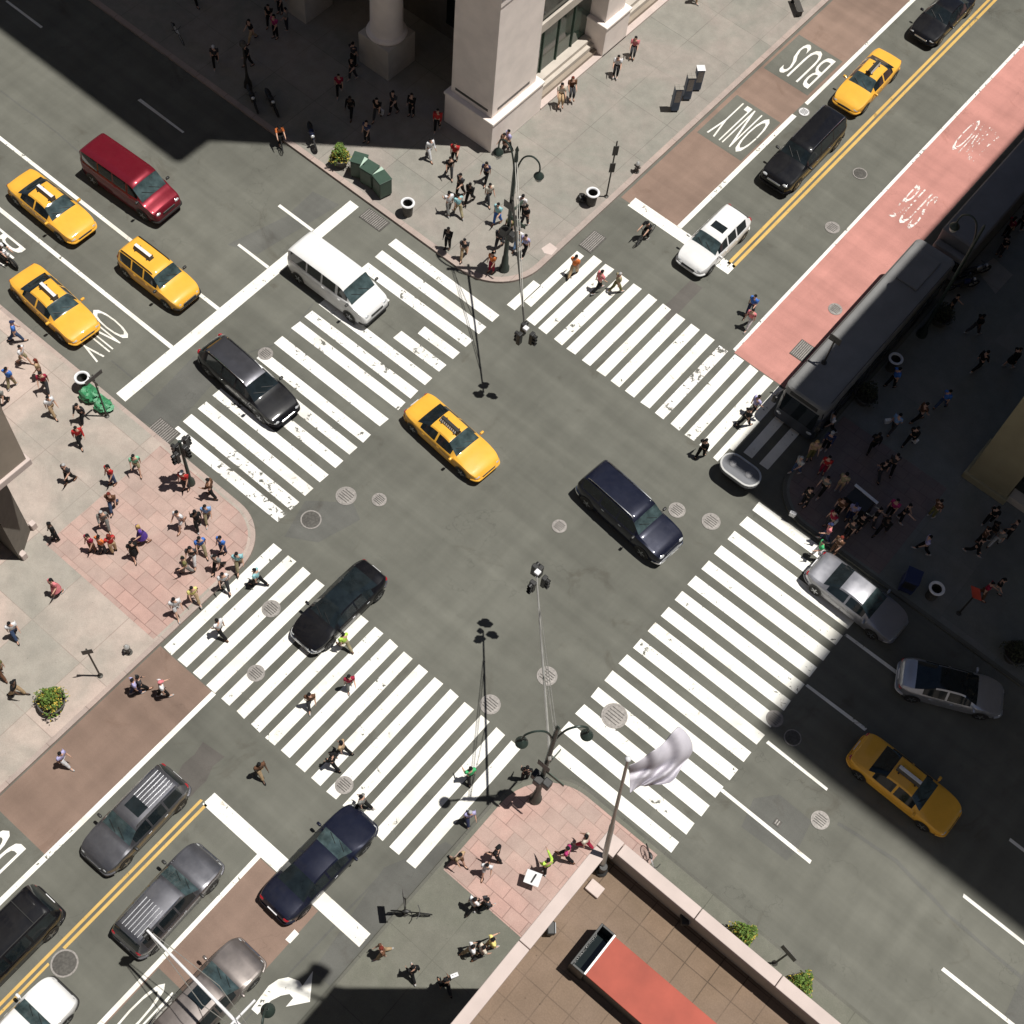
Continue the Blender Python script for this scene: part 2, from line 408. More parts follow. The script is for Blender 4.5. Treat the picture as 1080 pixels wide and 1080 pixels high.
zone('pavement_panel', [tuple(G(x, y, .15)[:2]) for x, y in ((571, 262), (580, 256), (588, 262), (582, 269), (574, 267))], 'coping', .157)
# ------------------------------------------------------------------ painted markings
zp = .014
def marks(name, rects, mat='white_paint', z=zp):
    mb = MB()
    for x0, x1, y0, y1 in rects: 
        j = lambda: random.uniform(-.025, .025)
        mb.flat([(x0 + j(), y0 + j()), (x1 + j(), y0 + j()), (x1 + j(), y1 + j()), (x0 + j(), y1 + j())], z)
    return struct(name, mb, mat)
xs = [-6.65, -5.84, -4.84, -3.97, -2.96, -2.03, -1.11, -.17, .8, 1.73, 2.69, 3.63, 4.53]
marks('crosswalk', [(x, x + .56, 9.12, 14.78) for x in xs if x not in (1.73,)] + [(-7.5, -7.0, 9.9, 14.4), (-8.0, -7.45, 9.15, 11.3), (5.45, 5.74, 9.0, 14.7), (5.76, 6.0, 10.0, 13.8), (6.41, 6.95, 10.3, 13.5), (7.36, 7.9, 10.3, 13.1)])
marks('crosswalk_worn_stripe', [(1.73, 2.3, 9.12, 14.7)], 'white_flaked')
ys = [8.39, 7.33, 6.24, 5.24, 4.2, 3.13, 2.07, 1.14, -.12, -1.36, -2.33, -3.31, -4.37, -5.38, -6.37, -7.25]
rc = []
for y in ys:
    x0 = -15.08
    if abs(y - 5.24) < .1: rc += [(-15.08, -12.6, y - .58, y), (-10.2, -7.85, y - .58, y)]
    elif abs(y - 4.2) < .1: rc += [(-10.9, -7.85, y - .58, y)]
    else: rc.append((x0, -7.85, y - .58, y))
marks('crosswalk', rc, 'white_worn')
marks('crosswalk', [(-6.66 + .905 * k - .53, -6.66 + .905 * k, -15.68, -8.72) for k in range(17)])
marks('crosswalk', [(8.62, 15.62, 5.79 - 1.0625 * j, 6.4 - 1.0625 * j) for j in range(-2, 13)] + [(8.95, 15.6, -8.05, -7.46)])
marks('stop_line', [(-18.62, -17.95, -8.0, 8.65), (-7.43, -.6, 18.75, 19.45), (-.78, 8.2, -19.5, -18.85)])
marks('lane_line', [(-70, -18.6, -1.2, -.97), (-70, -18.6, -4.39, -4.17), (-42.8, -39.8, 5.82, 5.98), (-31.9, -28.4, 5.82, 5.98), (-21.1, -18.62, 5.74, 5.92), (-20.8, -18.62, 2.4, 2.58),
    (15.7, 18.6, 5.42, 5.58), (15.7, 18.95, 2.12, 2.28), (15.9, 19.15, -1.33, -1.17), (26.5, 30.0, 2.12, 2.28), (26.2, 29.4, -1.33, -1.17), (15.62, 20.4, -4.48, -4.3), (27.1, 30.6, -4.5, -4.32),
    (-4.58, -4.32, 19.45, 30.7), (-4.58, -4.32, 31.9, 75), (-4.12, -3.86, -70, -15.7), (2.42, 2.62, -70, -19.5), (5.75, 6.0, -21.25, -20.7)])
marks('lane_line', [(2.4, 2.6, 14.95, 75)], 'white_worn')
marks('centre_line', [(-1.08, -.93, 19.3, 75), (-.77, -.62, 19.3, 75), (-.74, -.61, -27.2, -19.4), (-.74, -.61, -70, -28.0), (-1.02, -.88, -70, -19.4)], 'yellow_paint')

def words(name, txt, x0, x1, y0, y1, ang, mat, z=.018, bold=.03):
    """road lettering filling a box; ang = direction the letters' tops point to, degrees"""
    cu = bpy.data.curves.new('t', 'FONT'); cu.body = txt; cu.offset = -.004; cu.resolution_u = 3
    o = bpy.data.objects.new('t', cu); COL.objects.link(o)
    bpy.context.view_layer.update()
    me = bpy.data.meshes.new_from_object(o.evaluated_get(bpy.context.evaluated_depsgraph_get()))
    COL.objects.unlink(o)
    rot = Matrix.Rotation(R(ang - 90), 3, 'Z')
    ps = [rot @ v.co for v in me.vertices]
    ax, bx = min(p.x for p in ps), max(p.x for p in ps); ay, by = min(p.y for p in ps), max(p.y for p in ps)
    for v, p in zip(me.vertices, ps):
        v.co = Vector((x0 + (p.x - ax) / (bx - ax) * (x1 - x0), y0 + (p.y - ay) / (by - ay) * (y1 - y0), z))
    me.name = name; me.materials.clear(); me.materials.append(M[mat])
    q = bpy.data.objects.new(name, me); COL.objects.link(q); return tag(q, kind='structure')
words('bus_lettering', 'BUS', -7.2, -5.05, 32.9, 36.0, -90, 'white_paint')
words('only_lettering', 'ONLY', -7.4, -5.0, 26.05, 29.4, -90, 'white_paint')
words('bus_lettering', 'BUS', 3.6, 5.1, 28.2, 31.3, 90, 'white_ghost')
words('only_lettering', 'ONLY', 3.5, 5.3, 34.9, 38.0, 90, 'white_ghost')
words('only_lettering', 'ONLY', -23.1, -20.6, -7.4, -5.05, 0, 'white_paint')
words('bus_lettering', 'BUS', -31.4, -28.4, -7.3, -5.1, 0, 'white_paint')
words('bus_lettering', 'BUS', -6.95, -4.85, -28.7, -25.5, -90, 'white_paint')
words('only_lettering', 'ONLY', 3.0, 5.4, -28.8, -25.55, 90, 'white_paint')
ap = [(20, 1020), (45, 985), (90, 925), (130, 898), (170, 890), (215, 905), (228, 925), (270, 865), (258, 990), (160, 1010), (190, 975), (175, 958), (140, 965), (100, 985), (75, 1010), (45, 1042)]
struct('turn_arrow', MB().flat([tuple(G(260 + x * 280 / 1080, 800 + y * 280 / 1080)[:2]) for x, y in ap], .018), 'white_paint')

# manholes: each a cover that can be lifted out
def manhole(px, py, r, mat, label, z=.02, ring=None):
    p = G(px, py, z); t = thing('manhole_cover', label, 'manhole', (p.x, p.y, z))
    MB().lathe([(r * .86, 0), (r * .86, .012), (r * .8, .016), (0.01, .016)], 24, 0, caps=False).build('lid', mat, t)
    MB().lathe([(r, 0), (r, .01), (r * .87, .01), (r * .87, 0)], 24, 0, caps=False).build('frame', ring or 'iron_pale', t)
    g = MB()
    for k in (-.5, -.25, 0, .25, .5):
        hw = r * .8 * math.sqrt(1 - k * k) * .8
        g.box(-hw, hw, r * k - .02, r * k + .02, .0165, .022)
    g.build('ribs', 'iron', t)
for px, py, r, mt, lb in ((365, 523, .5, 'iron_pale', 'large pale manhole cover beside the upper left crosswalk tip'), (400, 527, .36, 'iron_pale', 'small pale ringed manhole cover behind the yellow taxi in the junction'),
    (328, 548, .5, 'iron', 'dark grated manhole cover near the left corner of the junction'), (590, 555, .36, 'iron_pale', 'small bright manhole cover left of the dark blue van'),
    (577, 713, .47, 'iron_pale', 'pale manhole cover under the long signal arm'), (517, 743, .47, 'iron_pale', 'ringed manhole cover crossed by the shadow of the signal arm'),
    (714, 538, .42, 'iron_pale', 'pale manhole cover in front of the dark blue van hood'), (750, 550, .46, 'iron_pale', 'pinkish manhole cover nearest the right crosswalk tip'),
    (648, 755, .6, 'iron_pale', 'largest manhole cover, cut into the white stripes beside the flag'), (286, 642, .43, 'iron_pale', 'manhole cover cut into the stripes left of the black sedan'),
    (270, 710, .4, 'iron_pale', 'manhole cover at the outer edge of the lower left crosswalk'), (363, 828, .4, 'iron_pale', 'manhole cover in the crosswalk ahead of the long dark sedan'),
    (817, 758, .4, 'iron_pale', 'pinkish manhole cover on the end of a right crosswalk stripe'), (836, 778, .4, 'iron', 'dark manhole cover with pale ring just inside the right shadow'),
    (865, 865, .42, 'iron_pale', 'pale manhole cover in the sunlit lane below the shadow'), (907, 183, .42, 'iron', 'dark manhole cover left of the red bus lane near the black van'),
    (878, 240, .42, 'iron_pale', 'faint pale manhole cover beside the red bus lane line'), (881, 326, .38, 'iron_pale', 'grey manhole cover inside the red bus lane'),
    (68, 1016, .55, 'iron', 'dark manhole cover on the yellow line near the white car'), (280, 373, .38, 'iron_pale', 'pale ringed manhole cover beside the grey roofed wagon'),
    (848, 118, .34, 'white', 'round white cover interrupting the white lane line')):
    manhole(px, py, r, mt, lb)
def grate(px, py, lx, ly, label, rz=0):
    p = G(px, py); t = thing('drain_grate', label, 'drain grate', (p.x, p.y, .02), rz)
    MB().box(-lx, lx, -ly, ly, 0, .008).build('frame', 'iron', t)
    g = MB(); n = int(lx * 2 / .12)
    for i in range(n): x = -lx + .06 + i * (2 * lx - .1) / n; g.box(x, x + .05, -ly + .05, ly - .05, .0085, .02)
    g.build('bars', 'iron_pale', t)
grate(395, 232, .75, .42, 'brown drain grate at the kerb below the green boxes')
grate(173, 455, .7, .45, 'dark drain grate at the kerb of the left corner')
grate(625, 255, .42, .7, 'dark drain grate in the road above the top crosswalk')
grate(846, 370, .42, .6, 'grey metal hatch in the red bus lane')
grate(820, 868, .16, .16, 'tiny square pale cover in the dark patch of asphalt')
grate(1042, 671, .3, .3, 'small pale access cover in the shaded right sidewalk')
# ------------------------------------------------------------------ vehicles
def lerp(a, b, t): return a + (b - a) * t
def interp(pts, x):
    if x <= pts[0][0]: return pts[0][1]
    for (a, p), (b, q) in zip(pts, pts[1:]):
        if x <= b: return lerp(p, q, (x - a) / (b - a) if b > a else 1)
    return pts[-1][1]
KIND = {
 'sedan': dict(L=5.15, W=1.93, H=1.46, belt=.93, wr=.62, prof=[(0, .70), (.012, .88), (.03, .98), (.17, 1.03), (.195, 1.04), (.335, 1.41), (.4, 1.455), (.52, 1.465), (.59, 1.43), (.715, 1.03), (.8, .97), (.93, .83), (.975, .74), (1, .60)],
      rear=(.195, .34), ws=(.59, .715), side=[(.25, .445), (.465, .655)], door=[(.26, .44), (.455, .70)], rc=(.62, .30)),
 'coupe': dict(L=4.85, W=1.85, H=1.44, belt=.95, wr=.60, prof=[(0, .75), (.012, .95), (.03, 1.05), (.13, 1.09), (.33, 1.40), (.42, 1.44), (.54, 1.44), (.59, 1.40), (.73, 1.03), (.82, .95), (.93, .80), (.975, .70), (1, .56)],
      rear=(.14, .32), ws=(.60, .725), side=[(.22, .43), (.45, .67)], door=[(.26, .44), (.455, .70)], rc=(.7, .34)),
 'suv': dict(L=4.75, W=1.92, H=1.78, belt=1.08, wr=.66, prof=[(0, .85), (.01, 1.0), (.02, 1.12), (.055, 1.62), (.1, 1.75), (.3, 1.79), (.5, 1.78), (.585, 1.72), (.715, 1.16), (.8, 1.10), (.93, .97), (.98, .84), (1, .66)],
      rear=(.022, .07), ws=(.595, .71), side=[(.10, .27), (.29, .455), (.475, .655)], door=[(.27, .45), (.46, .70)], rc=(.55, .28)),
 'bigsuv': dict(L=5.5, W=2.02, H=1.93, belt=1.17, wr=.73, prof=[(0, .9), (.008, 1.1), (.015, 1.25), (.04, 1.8), (.08, 1.9), (.3, 1.94), (.56, 1.93), (.63, 1.87), (.73, 1.27), (.8, 1.22), (.94, 1.1), (.985, .95), (1, .7)],
      rear=(.017, .055), ws=(.64, .725), side=[(.07, .27), (.29, .47), (.49, .68)], door=[(.29, .48), (.49, .72)], rc=(.45, .24)),
 'wagon': dict(L=5.2, W=1.93, H=1.62, belt=1.02, wr=.66, prof=[(0, .8), (.01, 1.0), (.03, 1.14), (.10, 1.50), (.16, 1.6), (.35, 1.65), (.55, 1.63), (.61, 1.56), (.745, 1.08), (.84, .98), (.94, .86), (.98, .76), (1, .6)],
      rear=(.035, .11), ws=(.62, .74), side=[(.15, .33), (.35, .50), (.52, .69)], door=[(.3, .5), (.51, .73)], rc=(.6, .3)),
 'minitaxi': dict(L=4.45, W=1.84, H=1.70, belt=1.04, wr=.66, prof=[(0, .85), (.01, 1.0), (.02, 1.1), (.05, 1.55), (.09, 1.67), (.3, 1.71), (.55, 1.70), (.61, 1.63), (.73, 1.12), (.8, 1.05), (.93, .92), (.98, .8), (1, .62)],
      rear=(.022, .06), ws=(.62, .725), side=[(.09, .27), (.29, .46), (.48, .68)], door=[(.29, .47), (.48, .71)], rc=(.5, .26)),
 'van': dict(L=5.55, W=2.02, H=2.1, belt=1.36, wr=.83, prof=[(0, 1.0), (.006, 1.3), (.012, 1.75), (.03, 2.0), (.06, 2.07), (.4, 2.1), (.66, 2.09), (.715, 2.02), (.835, 1.28), (.86, 1.22), (.95, 1.08), (.985, .95), (1, .72)],
      rear=(.0125, .024), ws=(.725, .83), side=[(.06, .26), (.28, .45), (.47, .63), (.66, .775)], door=[(.44, .63), (.64, .80)], rc=(.34, .2)),
}
def loft_car(kind, root, paint_m, glass='cglass', roofmat=None, trimmat='black', rim='rim', blind=False, extra=()):
    k = KIND[kind]; L, W = k['L'], k['W']; top = max(z for _, z in k['prof']); zb0 = k['belt']
    xs = {0, .004, .012, .025, .04, .96, .975, .988, .996, 1}
    xs |= {i / 36 for i in range(1, 36)}
    for a, b in [k['rear'], k['ws']] + k['side'] + k['door']: xs |= {a, b}
    xs = sorted(xs); xs = [x for i, x in enumerate(xs) if i == 0 or x - xs[i - 1] > .0028 or x in k['ws'] or x in k['rear']]
    rows = []
    for x in xs:
        e = .018 if .03 < x < .97 else .004
        zt = sum(interp(k['prof'], min(1, max(0, x + d * e))) for d in (-1, -.5, 0, .5, 1)) / 5
        d = min(x, 1 - x) * L; rc, lat = k['rc']
        w = W / 2
        if d < rc: w -= lat * (1 - math.sqrt(max(0, 1 - (1 - d / rc) ** 2)))
        w -= .05 * W * abs(2 * x - 1) ** 3 * .6
        z0 = .22 + (.12 * max(0, 1 - d / .5))
        zb = min(zb0, zt - .02)
        g = max(0, min(1, (zt - zb0) / (top - zb0)))
        y6 = lerp(w * .86, min(k['wr'], w * .93), g ** .8)
        y5 = lerp(w * .90, w * .93, g)
        z5 = lerp(zb + .008, zb + .035, min(1, g * 5)); z6 = max(z5 + .004, zt - .05 * g - .012)
        cr = .028
        half = [(w * .93, z0), (w * .985, z0 + .12), (w, lerp(z0, zb, .55)), (w * .99, lerp(z0, zb, .88)), (w * .955, zb), (y5, z5), (y6, z6), (y6 * .9, zt - .004), (y6 * .5, zt + cr * .7), (0, zt + cr)]
        pts = [(-L / 2 + x * L, -y, z) for y, z in half] + [(-L / 2 + x * L, y, z) for y, z in half[-2::-1]]
        rows.append(pts)
    n = len(rows[0]); V = [p for r in rows for p in r]; parts = {}
    def put(key, f): parts.setdefault(key, []).append(f)
    for i in range(len(xs) - 1):
        xm = (xs[i] + xs[i + 1]) / 2
        for j in range(n - 1):
            s = min(j, n - 2 - j); side = 0 if j < 9 else 1
            f = (i * n + j, (i + 1) * n + j, (i + 1) * n + j + 1, i * n + j + 1)
            key = ('body',)
            if s == 5 and any(a < xm < b for a, b in k['side']) and not (blind and xm < .6): key = ('side_window', side)
            elif s >= 6 and k['ws'][0] < xm < k['ws'][1]: key = ('windshield',)
            elif s >= 6 and k['rear'][0] < xm < k['rear'][1]: key = ('rear_window',)
            elif s >= 6 and k['ws'][1] < xm < .965: key = ('hood',)
            elif s >= 6 and kind in ('sedan', 'coupe') and .02 < xm < k['rear'][0]: key = ('boot_lid',)
            elif s >= 7 and roofmat and k['rear'][1] < xm < k['ws'][0]: key = ('roof',)
            elif 1 <= s <= 4:
                for q, (a, b) in enumerate(k['door']):
                    if a < xm < b: key = ('door', side, q)
            put(key, f)
    put(('body',), tuple(range(n))[::-1]); put(('body',), tuple((len(xs) - 1) * n + t for t in range(n)))
    # underside
    for i in range(len(xs) - 1): put(('body',), (i * n, i * n + n - 1, (i + 1) * n + n - 1, (i + 1) * n))
    done = {}
    for key, fs in parts.items():
        ids = sorted({i for f in fs for i in f}); mp = {a: b for b, a in enumerate(ids)}
        mb = MB().add([V[i] for i in ids], [tuple(mp[i] for i in f) for f in fs], 0, True)
        mt = {'side_window': glass, 'windshield': 'wglass' if kind != 'coupe' and paint_m is not PT['black'] else glass, 'rear_window': glass, 'roof': roofmat}.get(key[0], paint_m)
        done[key] = mb.build(key[0], mt, root, 32)
    # wheels
    for sx in (.165, .815):
        for sy in (-1, 1):
            wx = -L / 2 + sx * L; r = .34 if L < 5.3 or kind == 'sedan' else .38
            m = Matrix.Translation((wx, sy * (W / 2 - .105), r)) @ Matrix.Rotation(-sy * math.pi / 2, 4, 'X')
            wh = MB().lathe([(r * .8, -.11), (r, -.09), (r, .09), (r * .93, .113), (r * .64, .115)], 20, 0, mat=m).build('wheel', 'tyre', root)
            rm = MB().lathe([(r * .64, .112), (r * .6, .10), (r * .3, .09), (r * .1, .118), (.01, .118)], 16, 0, mat=m)
            for q in range(5):
                a = q * 2 * math.pi / 5; rm.box(.02, r * .6, -.03, .03, .1, .116, mat=m @ Matrix.Rotation(a, 4, 'Z'))
            rm.build('rim', rim, wh)
            ar = MB(); az = [(wx + (r + .05) * math.cos(R(a)), sy * (W / 2 + .003), r + .01 + (r + .05) * math.sin(R(a))) for a in range(0, 181, 15)]
            ar.add(az, [tuple(range(len(az)))]); ar.build('wheel_arch', 'black', root)
    zf = interp(k['prof'], .985) - .07
    for sy in (-1, 1):
        MB().ball((L / 2 - .16, sy * (W / 2 - .36), zf), .13, .21, .09).build('headlight', 'lens', root)
        zr = .86 if kind in ('sedan', 'coupe') else (1.0 if kind != 'van' else 1.15)
        MB().ball((-L / 2 + .13, sy * (W / 2 - .30), zr - .03), .12, .15, .08 if kind in ('sedan', 'coupe') else .16).build('taillight', 'redlens', root)
        mx = -L / 2 + (k['ws'][1] - .02) * L
        mr = MB().box(mx - .07, mx + .06, sy * (W / 2 + .10) - .11, sy * (W / 2 + .10) + .11, zb0 + .03, zb0 + .17, bev=.05)
        mr.tube([(mx, sy * (W / 2 - .04), zb0 + .03), (mx, sy * (W / 2 + .05), zb0 + .07)], .02, 6)
        mr.build('wing_mirror', paint_m if 'bodymirror' in extra else trimmat, root)
        for a, b in k['door']:
            hx = -L / 2 + (a + .03) * L
            MB().box(hx, hx + .18, sy * (W / 2 - .005) - .015, sy * (W / 2 - .005) + .015, zb0 - .16, zb0 - .12, bev=.01).build('door_handle', 'chrome' if 'chrome' in extra else paint_m, done.get(('door', 0 if sy < 0 else 1, k['door'].index((a, b))), root))
    bp = [(-L / 2 + x * L + .01, y) for x, y in ()]
    def outline(x): 
        d = min(x, 1 - x) * L; rc, lat = k['rc']; w = W / 2
        if d < rc: w -= lat * (1 - math.sqrt(max(0, 1 - (1 - d / rc) ** 2)))
        return w - .05 * W * abs(2 * x - 1) ** 3 * .6
    for sgn in (1, -1):
        row = [(.93, 1), (.96, 1), (.98, 1), (.99, 1), (.997, 1), (1, .9), (1, .4)]
        ps = [(sgn * (-L / 2 + x * L + .012), -outline(x) * f, .47) for x, f in row]
        ps = ps + [(x, -y, z) for x, y, z in ps[::-1]]
        MB().tube(ps, .055, 6).build('bumper', ('chrome' if 'chromebumper' in extra else ('black' if 'blackbumper' in extra else paint_m)), root)
    g = MB().box(L / 2 - .02, L / 2 + .03, -.42, .42, zf - .13, zf + .0, bev=.02); g.build('grille', 'chrome' if 'chrome' in extra else 'black', root)
    MB().box(-L / 2 - .03, -L / 2 + .01, -.26, .26, .62, .76, bev=.01).build('number_plate', 'white', root)
    # wipers
    wz = [(x, interp(k['prof'], x)) for x in (k['ws'][1] - .005, k['ws'][1] - .05)]
    for y0 in (-.05, .45):
        MB().tube([(-L / 2 + wz[0][0] * L, y0, wz[0][1] + .045), (-L / 2 + wz[1][0] * L, y0 - .5, wz[1][1] + .05)], .012, 5).build('wiper', 'black', root)
    ztop = lambda x: interp(k['prof'], x)
    rx = lambda x: -L / 2 + x * L
    r0, r1 = k['rear'][1] + .03, k['ws'][0] - .03
    if 'rails' in extra:
        for sy in (-1, 1):
            y = sy * (k['wr'] - .06); pp = [(rx(lerp(r0, r1, t)), y, ztop(lerp(r0, r1, t)) + (.05 if 0 < t < 1 else .0)) for t in (0, .04, .3, .6, .96, 1)]
            MB().tube(pp, .022, 6).build('roof_rail', 'chrome' if 'chrome' in extra else 'black', root)
    if 'bars' in extra:
        for t in (.2, .8):
            x = rx(lerp(r0, r1, t)); MB().tube([(x, -k['wr'] + .06, ztop(.4) + .06), (x, k['wr'] - .06, ztop(.4) + .06)], .02, 6).build('roof_bar', 'black', root)
    if 'ribs' in extra:
        a, b = r0, lerp(r0, r1, .62)
        for q in range(6):
            y = -.42 + q * .168
            MB().box(rx(a), rx(b), y - .018, y + .018, ztop(.35) + .0, ztop(.35) + .045, bev=.01).build('roof_rib', 'rim', root)
    if 'sunroof' in extra:
        x = rx(lerp(r0, r1, .74)); MB().box(x - .28, x + .28, -.40, .40, ztop(.5) + .012, ztop(.5) + .036, bev=.012).build('sunroof', glass, root)
    if 'antenna' in extra:
        MB().tube([(rx(.3), .3, ztop(.35)), (rx(.27), .3, ztop(.35) + .35)], .01, 5).build('antenna', 'black', root)
    if 'adboard' in extra or 'addark' in extra:
        x = rx(lerp(r0, r1, .56 if kind == 'sedan' else .45)); zt = ztop(.45) + .02
        m = Matrix.Translation((x, 0, zt))
        t = MB().add([(-.6, -.16, .04), (.6, -.16, .04), (.6, .16, .04), (-.6, .16, .04), (-.55, -.07, .24), (.55, -.07, .24), (.55, .07, .24), (-.55, .07, .24)], [(0, 1, 5, 4), (1, 2, 6, 5), (2, 3, 7, 6), (3, 0, 4, 7), (3, 2, 1, 0)], 0, False, m)
        ad = t.build('roof_advert', 'black' if 'addark' in extra else 'sign_dark', root)
        tp = MB().box(-.56, .56, -.085, .085, .241, .265, 0, m, .01); tp.build('advert_cap', 'white' if 'adboard' in extra else 'black', ad)
        if 'addark' in extra:
            mm = MB(); rn = random.Random(5)
            for q in range(9):
                xx = -.54 + q * .12
                for s2 in (-1, 1):
                    mm.add([(xx, s2 * .15, .06), (xx + .07, s2 * .15, .06), (xx + .07, s2 * .09, .2), (xx, s2 * .09, .2)], [(0, 1, 2, 3)], 0, False, Matrix.Translation((x, s2 * .012, zt)))
            mm.build('advert_pattern', 'white', ad)
        for sx in (-.42, .42):
            MB().box(-.03, .03, -.22, .22, .0, .06, 0, Matrix.Translation((x + sx, 0, zt - .01))).build('advert_bracket', 'black', ad)
    return root

PT = dict(taxi=carpaint('taxi yellow paint', (.80, .42, .055), 0, .3), red=carpaint('wine red paint', (.15, .010, .020), .3, .3), white=carpaint('white car paint', (.74, .74, .74)),
    black=carpaint('black car paint', (.006, .006, .008)), navy=carpaint('midnight blue paint', (.010, .012, .026), .2), grey=carpaint('gunmetal paint', (.13, .13, .145), .7, .34),
    silver=carpaint('silver paint', (.50, .51, .55), .75, .34), dullsilver=carpaint('dull silver paint', (.34, .34, .37), .7, .36), brown=carpaint('warm grey paint', (.20, .175, .165), .65, .34), darkgrey=carpaint('dark grey paint', (.07, .07, .08), .5, .33))
def car(name, label, cat, kind, pnt, pos, yaw, group=None, scale=1.0, **kw):
    t = thing(name, label, cat, (pos[0], pos[1], .0), R(yaw), group)
    loft_car(kind, t, PT[pnt], **kw); 
    if scale != 1: t.scale = (scale, 1, 1)
    return t
GT = 'yellow taxis'
tx = car('taxi', 'yellow taxi on the far left lane with glare on its windscreen, beside the red van', 'taxi', 'sedan', 'taxi', (-29.15, -2.6), -.8, GT, extra=('adboard', 'bodymirror'))
dup(tx, (-24.35, -6.65, 0), R(-3.5), 'yellow taxi standing on the ONLY lettering next to the left sidewalk', GT)
dup(tx, (21.6, .95, 0), R(-1), 'yellow taxi with white roof board in the building shadow at right', GT)
td = car('taxi', 'yellow taxi with dark lettered roof board alone in the junction', 'taxi', 'sedan', 'taxi', (-4.65, .9), -4.5, GT, extra=('addark', 'bodymirror'))
dup(td, (-2.6, 35.3, 0), R(-88), 'yellow taxi behind the long black car on the upper right street', GT)
car('taxi', 'short yellow taxi minivan with roof rails waiting left of the stop line', 'taxi', 'minitaxi', 'taxi', (-21.9, -1.95), .4, GT, extra=('adboard', 'rails', 'blackbumper'))
car('van', 'wine red passenger van in the upper left lane', 'van', 'van', 'red', (-27.3, 1.2), 2.2, 'vans', extra=('blackbumper',))
car('van', 'white passenger van entering the upper left crosswalk', 'van', 'van', 'white', (-14.95, 3.85), .3, 'vans', extra=('blackbumper',), scale=.98)
car('wagon', 'black wagon with matt grey roof crossing the upper left crosswalk', 'wagon', 'wagon', 'black', (-14.1, -3.4), -3.0, extra=('chrome', 'rails'), roofmat=PT['darkgrey'], scale=1.1)
car('van', 'midnight blue high van driving across the middle of the junction', 'van', 'bigsuv', 'navy', (4.4, 3.4), -5.4, 'vans', extra=('chrome', 'chromebumper', 'rails'))
car('sedan', 'silver sedan half in shadow by the right crosswalk and crowd', 'car', 'sedan', 'dullsilver', (15.05, 7.1), -1.5, extra=('chrome', 'bodymirror'), scale=.97)
car('sedan', 'silver coupe with black glass roof turned towards the right kerb', 'car', 'coupe', 'silver', (20.8, 6.2), 26, extra=('bodymirror', 'chrome'), roofmat=M['cglass'])
car('sedan', 'black sedan cut by the top edge of the picture', 'car', 'sedan', 'black', (-2.2, 43.2), -90, extra=('chrome', 'bodymirror'))
car('estate_car', 'long black estate car between the yellow taxi and white car', 'car', 'bigsuv', 'black', (-2.25, 28.1), -89.5, extra=('chrome', 'rails'), scale=1.12)
car('hatchback', 'white hatchback with sunroof waiting at the upper right stop line', 'car', 'wagon', 'white', (-2.3, 19.55), -90, extra=('sunroof', 'bodymirror'), scale=.9)
car('suv', 'gunmetal estate with ribbed roof and sunroof driving down left', 'car', 'suv', 'grey', (-2.2, -21.8), -89, 'grey cars with ribbed roofs', extra=('ribs', 'rails', 'sunroof', 'chrome'))
car('suv', 'gunmetal estate with ribbed roof waiting between yellow and white lines', 'car', 'suv', 'grey', (1.2, -23.2), 91.5, 'grey cars with ribbed roofs', extra=('ribs', 'rails', 'chrome'))
car('suv', 'large black estate with roof bars at the left picture edge', 'car', 'bigsuv', 'black', (-2.35, -29.0), -90, extra=('rails', 'bars'))
car('hatchback', 'white car with dark windscreen at the bottom left corner', 'car', 'minitaxi', 'white', (.7, -30.4), 91, extra=('bodymirror', 'blackbumper'))
car('sedan', 'warm grey car with sunroof under the pale mast in the brown lane', 'car', 'suv', 'brown', (5.1, -24.8), 89, extra=('sunroof', 'chrome', 'bodymirror'), scale=1.0)
car('sedan', 'long midnight blue sedan standing across the lower left stop line', 'car', 'sedan', 'navy', (4.75, -18.15), 88.5, extra=('chrome', 'bodymirror'), scale=1.04)
car('sedan', 'black sedan with glass roof turning over the lower left crosswalk', 'car', 'coupe', 'black', (-2.55, -9.2), -90.5, extra=('chrome', 'chromebumper', 'bodymirror'), roofmat=M['cglass'])

# the bus at the right kerb
def rbox(L, W, z0, z1, r, mb=None, mi=0, n=5):
    pts = []
    for cx, cy, a in ((L / 2 - r, W / 2 - r, 0), (-L / 2 + r, W / 2 - r, 90), (-L / 2 + r, -W / 2 + r, 180), (L / 2 - r, -W / 2 + r, 270)): pts += arc(cx, cy, r, a, a + 90, n)
    mb = mb or MB(); m = len(pts); ch = .12
    vs = [(x, y, z0) for x, y in pts] + [(x, y, z1 - ch) for x, y in pts] + [(x * (1 - .16 / L), y * (1 - .16 / W), z1 - .03) for x, y in pts] + [(x * (1 - .5 / L), y * (1 - .5 / W), z1) for x, y in pts]
    fs = [tuple(range(m - 1, -1, -1)), tuple(range(3 * m, 4 * m))]
    for q in range(3): fs += [(q * m + i, q * m + (i + 1) % m, (q + 1) * m + (i + 1) % m, (q + 1) * m + i) for i in range(m)]
    return mb.add(vs, fs, mi, True)
b = thing('city_bus', 'long city bus with grey roof pulled up at the right kerb', 'bus', (7.42, 19.1, 0), R(-90))
rbox(12.4, 2.4, .3, 2.1, .35).build('body', 'buswhite', b)
rbox(12.4, 2.4, 2.1, 3.1, .35).build('roof', 'busroof', b)
for y in (-1.215, 1.215):
    for q in range(7):
        x = -5.4 + q * 1.45; MB().box(x, x + 1.3, y - .01, y + .01, 1.25, 2.25, bev=.005).build('side_window', 'cglass', b)
MB().box(6.15, 6.22, -1.0, 1.0, 1.1, 2.5, bev=.02).build('windshield', 'cglass', b)
MB().box(6.16, 6.22, -.8, .8, 2.62, 2.88, bev=.02).build('destination_sign', 'black', b)
